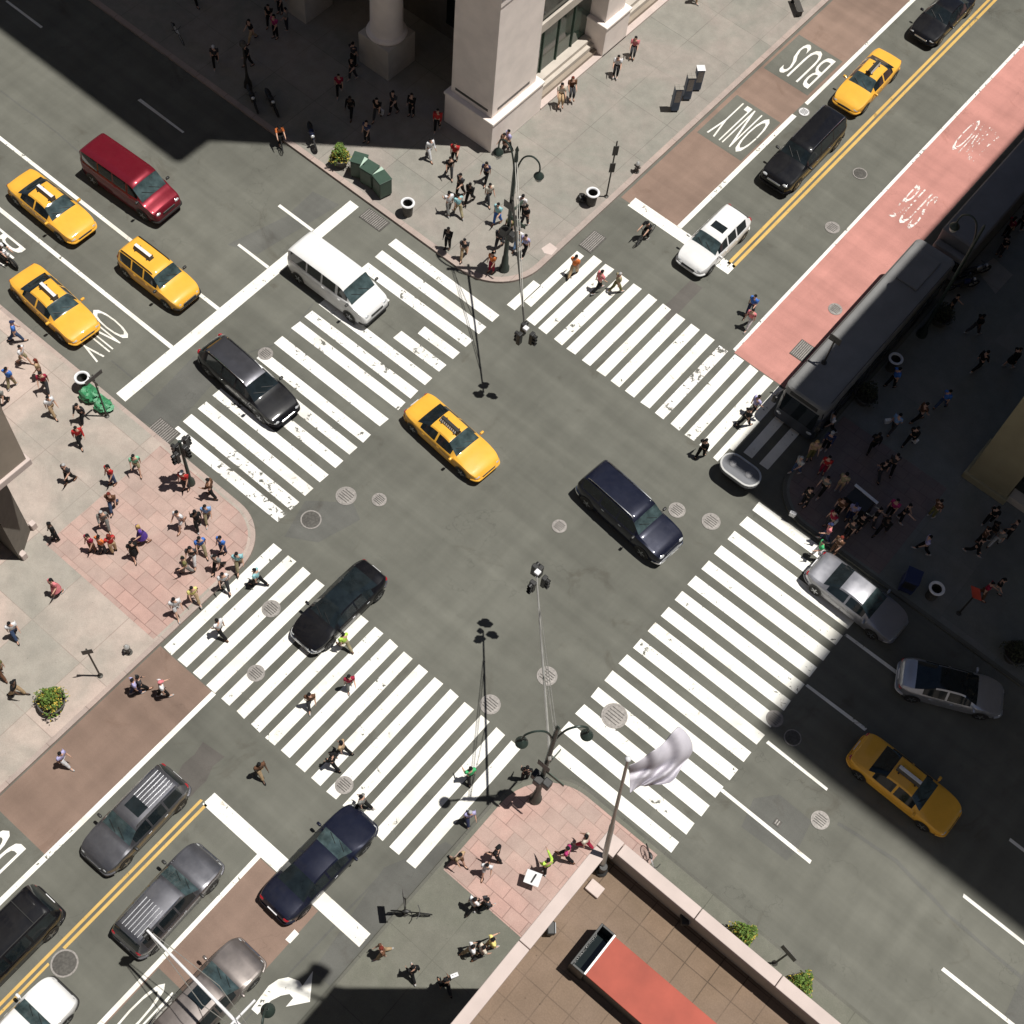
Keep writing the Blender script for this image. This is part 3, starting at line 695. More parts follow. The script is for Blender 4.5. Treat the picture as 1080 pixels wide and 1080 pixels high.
for x, l in ((-4.2, 1.2),): MB().box(x - l, x + l, -.62, .62, 3.102, 3.15 + (.05 if l > 1 else 0), bev=.03).build('roof_hatch', 'busroof', b)
for y in (-1.12, 1.12): MB().box(-5.6, 5.6, y - .02, y + .02, 3.07, 3.11, bev=.01).build('roof_gutter', 'sign_dark', b)
for sy in (-1, 1):
    MB().tube([(6.0, sy * 1.1, 2.6), (6.5, sy * 1.25, 2.6), (6.55, sy * 1.3, 2.2)], .03, 6).box(6.48, 6.6, sy * 1.3 - .12, sy * 1.3 + .12, 1.75, 2.25, bev=.04).build('wing_mirror', 'black', b)
    MB().ball((6.17, sy * .9, .75), .06, .16, .12).build('headlight', 'lens', b)
    MB().ball((-6.17, sy * .95, 1.0), .05, .1, .2).build('taillight', 'redlens', b)
    for x in (4.0, -3.6):
        MB().lathe([(.35, -.14), (.48, -.12), (.48, .12), (.44, .14), (.01, .14)], 20, mat=Matrix.Translation((x, sy * 1.07, .48)) @ Matrix.Rotation(-sy * math.pi / 2, 4, 'X')).build('wheel', 'tyre', b)
# mast with a small plate that stands out of the roof front
ms = thing('roof_mast', 'thin dark mast with small plate standing over the bus roof edge', 'mast', (6.95, 15.2, 3.1), 0)
MB().tube([(0, 0, 0), (0, 0, 1.9)], .045, 8).lathe([(.14, 0), (.14, .05), (.05, .07)], 12).build('post', 'pole', ms)
MB().box(-.32, .32, -.02, .02, 1.75, 2.2, bev=.01).build('plate', 'sign_dark', ms)
b = thing('box_truck', 'shaded box truck parked behind the bus along the right kerb', 'truck', (7.85, 31.5, 0), R(-90))
rbox(9.5, 2.0, .6, 3.0, .12).build('cargo_box', 'busroof2', b)
MB().box(4.78, 5.3, -.95, .95, .5, 2.3, bev=.15).build('cab', 'busroof2', b)
MB().box(5.27, 5.33, -.8, .8, 1.3, 2.0, bev=.02).build('windshield', 'cglass', b)
for sy in (-1, 1):
    for x in (3.9, -3.0):
        MB().lathe([(.3, -.12), (.42, -.1), (.42, .1), (.38, .12), (.01, .12)], 18, mat=Matrix.Translation((x, sy * .86, .42)) @ Matrix.Rotation(-sy * math.pi / 2, 4, 'X')).build('wheel', 'tyre', b)
    MB().box(-4.78, -4.74, sy * .8 - .1, sy * .8 + .1, .7, .85, bev=.01).build('taillight', 'redlens', b)

# ------------------------------------------------------------------ cycles
def cycle(name, label, cat, pos, yaw, frame='black', motor=False, lean=8, group=None):
    t = thing(name, label, cat, (pos[0], pos[1], pos[2]), R(yaw), group); t.rotation_euler = (R(lean), 0, R(yaw))
    r = .33 if not motor else .3; hb = .52 if not motor else .68; tr = .02 if not motor else .06
    for x in (-hb, hb):
        pts = [(x + r * math.cos(a), 0, r + r * math.sin(a)) for a in [i * math.pi / 12 for i in range(25)]]
        wh = MB().tube(pts, tr, 6).build('wheel', 'tyre', t)
        sp = MB()
        for i in range(8):
            a = i * math.pi / 8; sp.tube([(x + r * math.cos(a), 0, r + r * math.sin(a)), (x - r * math.cos(a), 0, r - r * math.sin(a))], .006 if not motor else .02, 4)
        sp.build('spokes', 'rim', wh)
    f = MB(); q = .022 if not motor else .045
    f.tube([(-hb, 0, r), (-.12, 0, .32), (.38, 0, .75), (-.2, 0, .8), (-.12, 0, .32)], q, 6); f.tube([(-hb, 0, r), (-.2, 0, .8)], q * .8, 6); f.tube([(.34, 0, .95), (.38, 0, .75), (hb, 0, r)], q, 6)
    f.build('frame', frame, t)
    MB().tube([(.24, -.28, .98), (.34, -.1, .97), (.34, .1, .97), (.24, .28, .98)], .018, 6).build('handlebar', 'black', t)
    MB().ball((-.22, 0, .86), .16, .08, .04).build('seat', 'black', t)
    if motor:
        MB().ball((.1, 0, .72), .27, .16, .17).build('fuel_tank', frame, t); MB().box(-.15, .25, -.14, .14, .22, .55, bev=.05).build('engine', 'iron', t)
        MB().ball((-.35, 0, .74), .38, .15, .09).build('saddle', 'black', t); MB().ball((.5, 0, .85), .08, .11, .1).build('headlight', 'lens', t)
    return t
def GG(px, py, z=.152): p = G(px, py, z); return (p.x, p.y, z)
cycle('bicycle', 'white bicycle leaning on the terrace building wall below the flag', 'bicycle', GG(688, 912), -35, 'white', lean=10)
cycle('bicycle', 'dark bicycle locked to the sign post on the lower kerb', 'bicycle', GG(434, 963), 35, 'black')
cycle('bicycle', 'silver bicycle parked in the deep shade at top left', 'bicycle', GG(189, 40), -20, 'white')
cycle('motorbike', 'motorbike parked by the shaded lamp post, nearer the lamp', 'motorbike', GG(268, 108), -30, 'black', True, group='motorbikes in the shade at top left')
cycle('motorbike', 'motorbike parked in the shade right of the shaded lamp post', 'motorbike', GG(288, 112), -25, 'black', True, group='motorbikes in the shade at top left')
cycle('motorbike', 'blue and silver motorbike at the edge of the shade by the planter', 'motorbike', GG(331, 148), -35, 'navy', True)
cycle('motorbike', 'upper of two motorbikes parked on the dark right sidewalk', 'motorbike', GG(1025, 290), 60, 'rim', True)
cycle('motorbike', 'lower of two motorbikes parked on the dark right sidewalk', 'motorbike', GG(1012, 304), 55, 'navy', True)
# ------------------------------------------------------------------ people
def skin_mesh(chains, sub=1):
    """chains: list of lists of (key or None, (x,y,z), r); joins on equal keys"""
    vs = []; es = []; rr = []; ids = {}
    for ch in chains:
        prev = None
        for key, p, r in ch:
            if key is not None and key in ids: i = ids[key]
            else:
                i = len(vs); vs.append(p); rr.append(r)
                if key is not None: ids[key] = i
            if prev is not None: es.append((prev, i))
            prev = i
    me = bpy.data.meshes.new('s'); me.from_pydata(vs, es, [])
    o = bpy.data.objects.new('s', me); COL.objects.link(o)
    o.modifiers.new('Skin', 'SKIN'); o.modifiers['Skin'].use_smooth_shade = True
    d = me.skin_vertices[0].data
    # every separate piece needs a root
    adj = {i: set() for i in range(len(vs))}
    for a, b in es: adj[a].add(b); adj[b].add(a)
    seen = set()
    for i in range(len(vs)):
        if i in seen: continue
        d[i].use_root = True; st = [i]
        while st:
            q = st.pop()
            if q in seen: continue
            seen.add(q); st += list(adj[q])
    for i, r in enumerate(rr): d[i].radius = (r, r) if not isinstance(r, tuple) else r
    s = o.modifiers.new('Sub', 'SUBSURF'); s.levels = sub; s.render_levels = sub
    dg = bpy.context.evaluated_depsgraph_get(); dg.update()
    m = bpy.data.meshes.new_from_object(o.evaluated_get(dg)); 
    bpy.data.objects.remove(o); bpy.data.meshes.remove(me)
    m.polygons.foreach_set('use_smooth', [True] * len(m.polygons))
    return m
def merge(me, mb, mi):
    """append an MB to a mesh datablock"""
    bm = bmesh.new(); bm.from_mesh(me)
    vs = [bm.verts.new(p) for p in mb.v]
    for f in mb.f:
        try: q = bm.faces.new([vs[i] for i in f]); q.material_index = mi; q.smooth = True
        except ValueError: pass
    bm.to_mesh(me); bm.free()
def limb(o, d, l):  # step from o by direction (angle fwd from straight down, side), length l
    a, s = d; return (o[0] + l * math.sin(R(a)) * math.cos(R(s)), o[1] + l * math.sin(R(s)), o[2] - l * math.cos(R(a)) * math.cos(R(s)))
# pose: hip angle & knee bend per leg, shoulder angle & elbow bend per arm, trunk lean, pelvis height
POSE = {
 'walk_a': dict(legs=((23, 6), (-17, 24)), arms=((-14, 12), (12, 24)), lean=5, pz=.90),
 'walk_b': dict(legs=((-18, 24), (24, 8)), arms=((13, 24), (-14, 12)), lean=6, pz=.90),
 'stroll': dict(legs=((14, 6), (-12, 14)), arms=((-10, 18), (12, 60)), lean=3, pz=.925),
 'stand': dict(legs=((3, 2), (-3, 3)), arms=((4, 14), (8, 30)), lean=1, pz=.94),
 'phone': dict(legs=((5, 3), (-6, 8)), arms=((12, 96), (6, 18)), lean=3, pz=.935),
 'reach': dict(legs=((8, 4), (-8, 8)), arms=((62, 15), (10, 20)), lean=4, pz=.93),
 'sit': dict(legs=((82, 84), (78, 80)), arms=((24, 50), (20, 48)), lean=6, pz=.46),
 'ride': dict(legs=((58, 62), (26, 52)), arms=((56, 14), (56, 14)), lean=30, pz=.92),
}
def body_points(ps):
    p = POSE[ps]; ln = R(p['lean']); pz = p['pz']
    up = lambda h, f=0: (h * math.sin(ln) + f, 0, pz + h * math.cos(ln))
    J = dict(pelvis=(0, 0, pz), waist=up(.16), chest=up(.36, .01), neck=up(.50), head=up(.60, .015), crown=up(.70, .02))
    for i, sy in enumerate((-1, 1)):
        ha, kb = p['legs'][i]; hip = (0, sy * .095, pz - .03); kn = limb(hip, (ha, 0), .42); an = limb(kn, (ha - kb, 0), .42)
        fl = (ha - kb) if ps not in ('sit',) else 0
        toe = (an[0] + .17 * math.cos(R(max(-30, min(20, -fl * .5)))), an[1] + sy * .02, an[2] - .045 if ha >= 0 else an[2] - .07)
        sh = (up(.43)[0], sy * .185, up(.43)[2]); aa, eb = p['arms'][i]
        el = limb(sh, (aa, sy * 5), .28); wr = limb(el, (aa + eb, sy * 2), .25); hd = limb(wr, (aa + eb + 6, 0), .07)
        for n, q in (('hip', hip), ('knee', kn), ('ankle', an), ('toe', toe), ('sh', sh), ('el', el), ('wr', wr), ('hd', hd)): J[n + str(i)] = q
    return J, p
def mid(a, b, t=.5): return tuple(lerp(x, y, t) for x, y in zip(a, b))
PROTO = {}
def person_meshes(ps):
    J, p = body_points(ps); out = {}
    ch = [[('pelvis', J['pelvis'], (.135, .10)), ('waist', J['waist'], (.12, .09)), ('chest', J['chest'], (.16, .11)), ('neck', J['neck'], .052), ('head', J['head'], (.072, .085)), ('crown', J['crown'], (.066, .075))]]
    for i in (0, 1):
        s = str(i)
        ch.append([('pelvis', None, 0), ('hip' + s, J['hip' + s], .088), ('knee' + s, J['knee' + s], .055), ('calf' + s, mid(J['knee' + s], J['ankle' + s], .3), .056), ('ankle' + s, J['ankle' + s], .035), ('toe' + s, J['toe' + s], .032)])
        ch.append([('chest', None, 0), ('sh' + s, J['sh' + s], .06), ('el' + s, J['el' + s], .045), ('wr' + s, J['wr' + s], .03), ('hd' + s, J['hd' + s], (.034, .018))])
    body = skin_mesh(ch, 1)
    # fingers, nose, ears, eyes, mouth
    fb = MB()
    for i, sy in enumerate((-1, 1)):
        wr, hd = Vector(J['wr%d' % i]), Vector(J['hd%d' % i]); d = (hd - wr).normalized(); side = Vector((d.z, 0, -d.x)).normalized() if abs(d.y) < .9 else Vector((1, 0, 0))
        inn = d.cross(side).normalized() * (-sy)
        for q, (off, l) in enumerate(((-.027, .062), (-.009, .072), (.009, .068), (.027, .052))):
            a = hd + side * off + d * .012; fb.tube([a, a + d * l * .55, a + d * l * .9 + inn * .018], [.0095, .009, .007], 5)
        a = wr + d * .02 + side * .03; fb.tube([a, a + side * .03 + d * .03, a + side * .035 + d * .06 + inn * .01], [.011, .010, .008], 5)
    hx, hy, hz = J['head']
    fb.ball((hx + .092, 0, hz + .02), .022, .014, .024, 8, 6); 
    for sy in (-1, 1): fb.ball((hx - .005, sy * .082, hz + .015), .018, .012, .028, 8, 6)
    merge(body, fb, 0)
    eb = MB()
    for sy in (-1, 1): eb.ball((hx + .078, sy * .032, hz + .045), .012, .014, .009, 8, 6)
    eb.ball((hx + .083, 0, hz - .03), .009, .026, .006, 8, 5)
    merge(body, eb, 1); out['body'] = body
    def torso(long):
        c = [[('pelvis', mid(J['pelvis'], J['waist'], -.2), (.165, .135)), ('waist', J['waist'], (.155, .125)), ('chest', J['chest'], (.19, .14)), ('nk', mid(J['chest'], J['neck'], .68), (.085, .075))]]
        for i in (0, 1):
            s = str(i); a = [('chest', None, 0), ('sh' + s, J['sh' + s], .09)]
            a += [('el' + s, J['el' + s], .064), ('wr' + s, mid(J['el' + s], J['wr' + s], .95), .04)] if long else [('el' + s, mid(J['sh' + s], J['el' + s], .78), .072)]
            c.append(a)
        return skin_mesh(c, 1)
    out['short'] = torso(False); out['long'] = torso(True)
    def legs(full):
        c = [[('top', mid(J['pelvis'], J['waist'], .35), (.15, .12)), ('pelvis', J['pelvis'], (.165, .13))]]
        for i in (0, 1):
            s = str(i); a = [('pelvis', None, 0), ('hip' + s, J['hip' + s], .118), ('knee' + s, J['knee' + s] if full else mid(J['hip' + s], J['knee' + s], .9), .088)]
            if full: a.append(('ankle' + s, mid(J['knee' + s], J['ankle' + s], .94), .07))
            c.append(a)
        return skin_mesh(c, 1)
    out['trousers'] = legs(True); out['shorts'] = legs(False)
    sk = MB(); pz = p['pz']; n = 14; 
    for z, r in ((pz + .1, .14), (pz, .165), (pz - .2, .19), (pz - .42, .215)):
        for q in range(n): a = 2 * math.pi * q / n; sk.v.append((r * 1.05 * math.cos(a) * (1 if z > pz - .1 else 1.15), r * math.sin(a), z))
    for j in range(3):
        for q in range(n): k = (q + 1) % n; sk.f.append((j * n + q, (j + 1) * n + q, (j + 1) * n + k, j * n + k)); sk.m.append(0); sk.sm.append(True)
    out['skirt_mb'] = sk
    for i in (0, 1):
        sh = MB()
        a, t = Vector(J['ankle%d' % i]), Vector(J['toe%d' % i]); d = (t - a); ang = math.atan2(-d.z - .045, d.x)
        m = Matrix.Translation(mid(a, t, .42)) @ Matrix.Rotation(ang, 4, 'Y')
        sh.ball((0, 0, -.03), .15, .05, .042, 12, 8, 0, m)
        out['shoe%d_mb' % i] = sh
    hh = MB(); hh.ball((hx - .012, 0, hz + .06), .098, .088, .085, 14, 8); 
    hh.v = [(x - (.035 if (z < hz + .07 and x > hx) else 0) * 2.0, y, z) for x, y, z in hh.v]
    out['hair_mb'] = hh
    hl = MB(); hl.ball((hx - .02, 0, hz + .055), .100, .095, .09, 14, 8); hl.ball((hx - .07, 0, hz - .09), .05, .095, .16, 12, 8)
    hl.v = [(x - (.04 if (z < hz + .07 and x > hx) else 0) * 2.0, y, z) for x, y, z in hl.v]
    out['long_hair_mb'] = hl
    hb = MB(); hb.ball((hx - .01, 0, hz + .075), .105, .095, .075, 14, 8); hb.ball((hx + .09, 0, hz + .065), .07, .07, .012, 12, 6)
    out['cap_mb'] = hb
    for k in list(out):
        if k.endswith('_mb'):
            mb = out.pop(k); me = bpy.data.meshes.new(k[:-3]); me.from_pydata([tuple(v) for v in mb.v], [], mb.f)
            me.polygons.foreach_set('use_smooth', [True] * len(me.polygons)); out[k[:-3]] = me
    for k, me in out.items():
        me.materials.clear(); me.materials.append(None)
        if k == 'body': me.materials.append(M['eye'])
    # feet on the ground: lowest shoe point
    out['drop'] = min(v.co.z for q in '01' for v in out['shoe' + q].vertices) if ps not in ('sit', 'ride') else 0
    return out
CLOTH = {}
SHIRT = dict(white=(.66, .66, .68), cream=(.55, .50, .42), red=(.42, .03, .03), crimson=(.30, .02, .05), pink=(.62, .20, .22), orange=(.62, .17, .05), yellow=(.70, .62, .22), lime=(.45, .68, .10), green=(.06, .42, .16), mint=(.22, .50, .33), aqua=(.28, .52, .56), blue=(.06, .17, .52), sky=(.22, .36, .60), navy=(.02, .025, .08), lilac=(.38, .36, .58), purple=(.10, .05, .30), grey=(.20, .20, .19), charcoal=(.045, .045, .05), black=(.012, .012, .013), brown=(.12, .06, .035), tan=(.42, .30, .18), olive=(.16, .15, .06), khaki=(.30, .26, .16), denim=(.05, .08, .16), blond=(.45, .30, .12), auburn=(.16, .03, .02), silver=(.4, .4, .4), magenta=(.40, .04, .15))
def cloth(c):
    if c not in CLOTH: CLOTH[c] = simple(c + ' cloth', SHIRT[c], .9, var=.22, vscale=11, spec=.2)
    return CLOTH[c]
NP = 0; USED = set()
def person(px, py, yaw, pose, top, bottom, label, hair='black', legs='trousers', sleeves='short', head='hair', skin=1, z=.152, s=1.0, group=None, at=None):
    global NP
    if pose not in PROTO: PROTO[pose] = person_meshes(pose)
    pm = PROTO[pose]; p = G(px, py, z) if at is None else Vector(at)
    lb = 'person in ' + label
    if lb in USED: print('DUPLICATE LABEL', lb)
    USED.add(lb)
    rn = random.Random(NP * 13 + 5); NP += 1; k = s * rn.uniform(.97, 1.05)
    t = thing('person', lb, 'person', (p.x, p.y, p.z - pm['drop'] * k), R(yaw + rn.uniform(-6, 6)), group); t.scale = (k, k, k)
    def pt(name, key, mat):
        o = bpy.data.objects.new(name, pm[key]); COL.objects.link(o); o.parent = t
        o.material_slots[0].link = 'OBJECT'; o.material_slots[0].material = mat
        return o
    pt('body', 'body', M['skin%d' % skin]); pt('jacket' if sleeves == 'long' else 'shirt', sleeves, cloth(top)); pt(legs, legs, cloth(bottom))
    pt('cap' if head == 'cap' else 'hair', head, cloth(hair)); sc_ = cloth(rn.choice(['black', 'black', 'brown', 'silver'])); pt('shoe', 'shoe0', sc_); pt('shoe', 'shoe1', sc_)
    return t
def pp(*a, **k): return person(*a, **k)
RD = .02
# --- left corner, from the kerb down
pp(19, 360, 60, 'walk_a', 'blue', 'denim', 'bright blue top at the left edge above the white shirted walker', z=.152, hair='navy', head='cap')
pp(27, 384, 20, 'walk_b', 'white', 'khaki', 'white top with bare legs, second walker down the left edge', legs='shorts')
pp(14, 408, 120, 'stroll', 'blue', 'khaki', 'blue shirt and light trousers by the left edge, seen from behind')
pp(5, 428, -60, 'walk_a', 'grey', 'black', 'grey green top at the extreme left edge, mid stride')
pp(45, 399, -130, 'stand', 'tan', 'brown', 'tan top with reddish hair beside the white ring litter bin', hair='auburn', head='long_hair')
pp(50, 412, -40, 'walk_b', 'crimson', 'charcoal', 'dark pink top walking below the tan topped person', head='long_hair')
pp(57, 437, -10, 'walk_a', 'white', 'tan', 'white shirt striding below the litter bin with green bags')
pp(88, 444, -70, 'walk_b', 'charcoal', 'black', 'dark top with white sleeves right beside the green bags', sleeves='long')
pp(86, 468, -20, 'walk_a', 'red', 'black', 'red jacket striding alone on the left sidewalk', sleeves='long')
pp(75, 508, -80, 'stroll', 'charcoal', 'black', 'black vest and white sleeves alone on the left sidewalk', hair='silver')
pp(120, 510, -90, 'stand', 'red', 'denim', 'red top next to the mint green shirt', head='long_hair')
pp(146, 497, -40, 'walk_b', 'mint', 'khaki', 'mint green shirt at the top of the pink corner paving', legs='shorts')
pp(121, 537, -50, 'walk_a', 'brown', 'denim', 'brown top with dark red hair above the grey suit', hair='auburn', head='long_hair')
pp(113, 556, -35, 'walk_b', 'grey', 'grey', 'pale grey suit striding across the pink paving', sleeves='long', hair='silver')
pp(60, 569, -100, 'stand', 'black', 'black', 'black suit close to the corner of the left building', sleeves='long', skin=3)
pp(99, 581, -80, 'stand', 'crimson', 'brown', 'dark pink top, left one of the three gathered on pink paving', head='long_hair')
pp(110, 583, 100, 'phone', 'orange', 'charcoal', 'orange top in the middle of the three on pink paving')
pp(121, 582, 160, 'stand', 'red', 'tan', 'red and yellow top, right one of the three on pink paving', head='long_hair', hair='auburn')
pp(143, 587, -30, 'walk_a', 'black', 'black', 'black dress with bare legs right of the red trio', legs='skirt')
pp(152, 572, -100, 'stroll', 'purple', 'purple', 'purple dress with fair hair on the pink paving', hair='blond', head='long_hair', legs='skirt')
pp(192, 556, -80, 'walk_b', 'white', 'white', 'white shirt and shorts in the middle of the pink corner', legs='shorts')
pp(197, 516, -70, 'stand', 'red', 'charcoal', 'red top with white cap at the foot of the left corner signal', head='cap', hair='white')
pp(224, 524, 200, 'stroll', 'brown', 'black', 'brown top between the left corner signal and the crosswalk', sleeves='long')
pp(220, 549, -40, 'walk_a', 'sky', 'khaki', 'light blue shirt beside the kerb of the left crosswalk')
pp(210, 557, 150, 'stroll', 'black', 'black', 'black top behind the light blue shirt at the left kerb', skin=3)
pp(214, 583, -30, 'walk_b', 'blue', 'khaki', 'mid blue shirt in the thick of the left corner crowd')
pp(236, 583, -90, 'stand', 'blue', 'navy', 'blue shirt and dark trousers right of the left corner crowd')
pp(253, 599, -40, 'walk_a', 'aqua', 'khaki', 'aqua shirt stepping off the left kerb into the lower crosswalk')
pp(205, 593, -60, 'walk_b', 'charcoal', 'white', 'black top and white trousers within the left corner crowd', head='long_hair')
pp(198, 604, -110, 'stroll', 'olive', 'grey', 'olive top left of the white shirt near the lower kerb')
pp(231, 601, -70, 'walk_a', 'grey', 'black', 'grey top with black trousers by the aqua shirt')
pp(238, 620, -30, 'walk_b', 'white', 'charcoal', 'white shirt at the very tip of the left corner kerb')
pp(188, 647, -25, 'walk_a', 'white', 'white', 'white shirt and pale shorts walking beside the yellow top', legs='shorts', s=1.05)
pp(206, 634, -20, 'walk_b', 'yellow', 'tan', 'yellow top at the edge of the pink corner paving')
pp(62, 627, -80, 'stroll', 'pink', 'pink', 'pink dress with long dark hair alone near the left building', legs='skirt', head='long_hair')
pp(18, 671, -20, 'walk_a', 'white', 'denim', 'white shirt alone at the left edge above the planter')
pp(4, 712, 180, 'walk_a', 'olive', 'brown', 'olive top cut by the left edge of the picture')
pp(20, 733, 30, 'walk_b', 'black', 'tan', 'black top left of the round planter', skin=3)
pp(145, 731, 70, 'stroll', 'lilac', 'navy', 'lilac shirt with rucksack crossing the brown lane', z=RD)
pp(150, 728, 70, 'walk_a', 'charcoal', 'black', 'dark jacket just behind the lilac shirt on the brown lane', sleeves='long', z=RD)
pp(174, 734, 60, 'stroll', 'white', 'black', 'white top with pink hat on the brown lane', head='cap', hair='pink', z=RD)
pp(70, 806, 20, 'walk_a', 'lilac', 'white', 'pale lilac shirt and white trousers low on the brown lane', z=RD)
# --- on the lower left crosswalk and below
pp(273, 617, 200, 'walk_b', 'aqua', 'black', 'pale aqua shirt on the upper end of the lower left crosswalk', z=RD)
pp(234, 670, 190, 'walk_a', 'white', 'black', 'white shirt and black trousers on the crosswalk left of the manholes', z=RD)
pp(364, 684, 170, 'walk_b', 'lime', 'khaki', 'pale lime shirt on the crosswalk beside the black sedan', z=RD)
pp(369, 726, -30, 'stroll', 'crimson', 'grey', 'dark pink top in the middle of the lower left crosswalk', z=RD, head='long_hair')
pp(328, 744, -40, 'walk_a', 'brown', 'charcoal', 'brown patterned top crossing left of the dark pink top', z=RD)
pp(362, 795, 200, 'walk_b', 'tan', 'black', 'tan top with dark hair, upper of two close crossing walkers', z=RD, head='long_hair')
pp(352, 808, 190, 'walk_a', 'black', 'black', 'black clothes with white shoes, lower of two close crossing walkers', z=RD, sleeves='long')
pp(383, 852, 200, 'walk_b', 'grey', 'black', 'grey top crossing right in front of the long dark sedan', z=RD)
pp(276, 817, -10, 'walk_a', 'brown', 'tan', 'dark brown top alone on the road left of the crosswalk', z=RD, skin=3)
pp(495, 823, 160, 'stroll', 'green', 'black', 'bright green top on the last stripes before the bottom corner', z=RD)
pp(494, 866, -30, 'walk_a', 'lilac', 'navy', 'pale lilac shirt striding onto the bottom corner kerb', z=RD, hair='silver')
pp(483, 910, -10, 'walk_b', 'tan', 'brown', 'brown top with bare legs at the bottom left of the pink corner', legs='shorts')
pp(512, 920, -60, 'walk_a', 'white', 'white', 'white and red top left of a black clad companion on pink paving', legs='shorts')
pp(523, 905, 200, 'stroll', 'black', 'black', 'black clothes beside the white and red top on pink paving')
pp(498, 958, 80, 'walk_b', 'white', 'black', 'white shirt, left of the pair below the pink paving')
pp(511, 958, 80, 'walk_a', 'charcoal', 'black', 'dark top, right of the pair below the pink paving', sleeves='long')
pp(496, 1006, 60, 'walk_a', 'white', 'tan', 'white shirt with dark bag, leftmost of the three near the parapet')
pp(507, 1007, 60, 'walk_b', 'cream', 'charcoal', 'cream shirt, middle of the three near the parapet')
pp(517, 999, 60, 'stroll', 'yellow', 'tan', 'pale yellow top, rightmost of the three near the parapet')
pp(404, 1007, -120, 'walk_b', 'brown', 'tan', 'brown top with bare arms next to the kerb below the bicycle', head='long_hair', hair='auburn')
pp(436, 1028, 150, 'walk_a', 'black', 'black', 'black clothes alone in the middle of the grey green sidewalk', sleeves='long')
pp(469, 1042, 150, 'walk_b', 'black', 'charcoal', 'black top with white bag just above the dark shadow', skin=2)
# --- bottom corner
pp(596, 905, 200, 'walk_a', 'magenta', 'black', 'pinkish red top walking beside the terrace parapet')
pp(615, 893, 190, 'walk_b', 'cream', 'crimson', 'cream top closest to the flagpole on the pink corner', head='long_hair')
pp(575, 918, 150, 'reach', 'lime', 'black', 'bright lime jacket stretching out an arm above a white board', sleeves='long')
pp(553, 822, 120, 'stand', 'black', 'black', 'black clothes waiting at the kerb beside the corner signal pole', z=RD)
# --- top crosswalk and street
pp(604, 291, 100, 'walk_a', 'orange', 'tan', 'orange shirt at the upper end of the top crosswalk', z=RD)
pp(630, 307, 70, 'walk_b', 'pink', 'black', 'pink top, middle walker on the top crosswalk', z=RD)
pp(649, 308, 60, 'walk_a', 'khaki', 'olive', 'khaki clothes, right walker on the top crosswalk', z=RD, hair='silver')
pp(790, 331, -90, 'stroll', 'blue', 'navy', 'blue shirt on the road beside the red lane corner', z=RD)
pp(788, 345, -90, 'walk_b', 'pink', 'white', 'pink shirt and pale trousers below the blue shirt', z=RD)
pp(784, 449, 70, 'walk_a', 'black', 'black', 'black top, lower of the pair at the far end of the top crosswalk', z=RD)
pp(792, 437, 70, 'walk_b', 'lilac', 'charcoal', 'lilac top, upper of the pair at the far end of the top crosswalk', z=RD)
pp(738, 482, 80, 'stroll', 'black', 'black', 'black clothes at the corner of the last top crosswalk stripe', z=RD, sleeves='long')
# --- upper left corner in the sun
pp(453, 167, -10, 'walk_a', 'white', 'white', 'white shirt stepping out of the building shade at top', sleeves='long')
pp(479, 172, -60, 'stroll', 'red', 'black', 'red top just clear of the shade near the pale pier', head='long_hair')
pp(474, 186, -40, 'walk_b', 'black', 'charcoal', 'dark top right below the red top near the pier')
pp(495, 214, -80, 'walk_a', 'black', 'black', 'black clothes among the crowd left of the lamp pole', sleeves='long', skin=3)
pp(485, 206, -100, 'stroll', 'charcoal', 'black', 'charcoal top left of the black clothes in the lamp pole crowd')
pp(512, 192, -70, 'walk_b', 'navy', 'black', 'dark blue top under the left lamp globe at the top corner', head='long_hair')
pp(515, 214, -30, 'walk_a', 'cream', 'charcoal', 'cream shirt striding left of the top corner lamp pole')
pp(473, 225, 150, 'stroll', 'white', 'grey', 'white top, left one of the pale pair left of the lamp pole')
pp(483, 227, 160, 'walk_b', 'aqua', 'khaki', 'pale aqua top, right one of the pale pair left of the lamp pole')
pp(472, 262, -80, 'stand', 'black', 'black', 'black clothes by the kerb below the pale pair', sleeves='long', skin=3)
pp(489, 272, -60, 'walk_a', 'charcoal', 'tan', 'dark top and tan trousers at the kerb of the top corner')
pp(518, 287, -90, 'stand', 'orange', 'crimson', 'orange red top waiting at the kerb beside the pole foot')
pp(524, 236, -90, 'stroll', 'aqua', 'blue', 'sky blue top just left of the corner pole')
pp(537, 250, -80, 'walk_b', 'olive', 'black', 'olive top hidden behind the corner pole')
pp(546, 262, -80, 'walk_a', 'white', 'sky', 'white shirt to the right of the corner pole')
pp(553, 268, -90, 'walk_b', 'lilac', 'black', 'pale lilac shirt and black trousers by the kerb right of the pole')
pp(553, 238, 90, 'stroll', 'black', 'charcoal', 'black top above the two shirts right of the corner pole')
pp(549, 229, 100, 'stand', 'white', 'black', 'white top with black trousers right under the right lamp globe')
pp(526, 262, -70, 'walk_a', 'charcoal', 'charcoal', 'charcoal suit in front of the corner pole foot', sleeves='long')
pp(535, 160, -110, 'stroll', 'lilac', 'black', 'pale lilac top walking along the pale pier corner')
pp(531, 163, -110, 'walk_b', 'brown', 'charcoal', 'brown top half hidden behind the walker at the pier corner')
pp(591, 104, -45, 'sit', 'cream', 'tan', 'cream top sitting on the window step, left of two', z=.55, head='long_hair')
pp(602, 97, -45, 'sit', 'brown', 'charcoal', 'brown top sitting on the window step, right of two', z=.55, head='long_hair', hair='auburn')
pp(650, 74, -60, 'sit', 'white', 'black', 'white top and black skirt sitting beside the second pier', z=.4, legs='trousers')
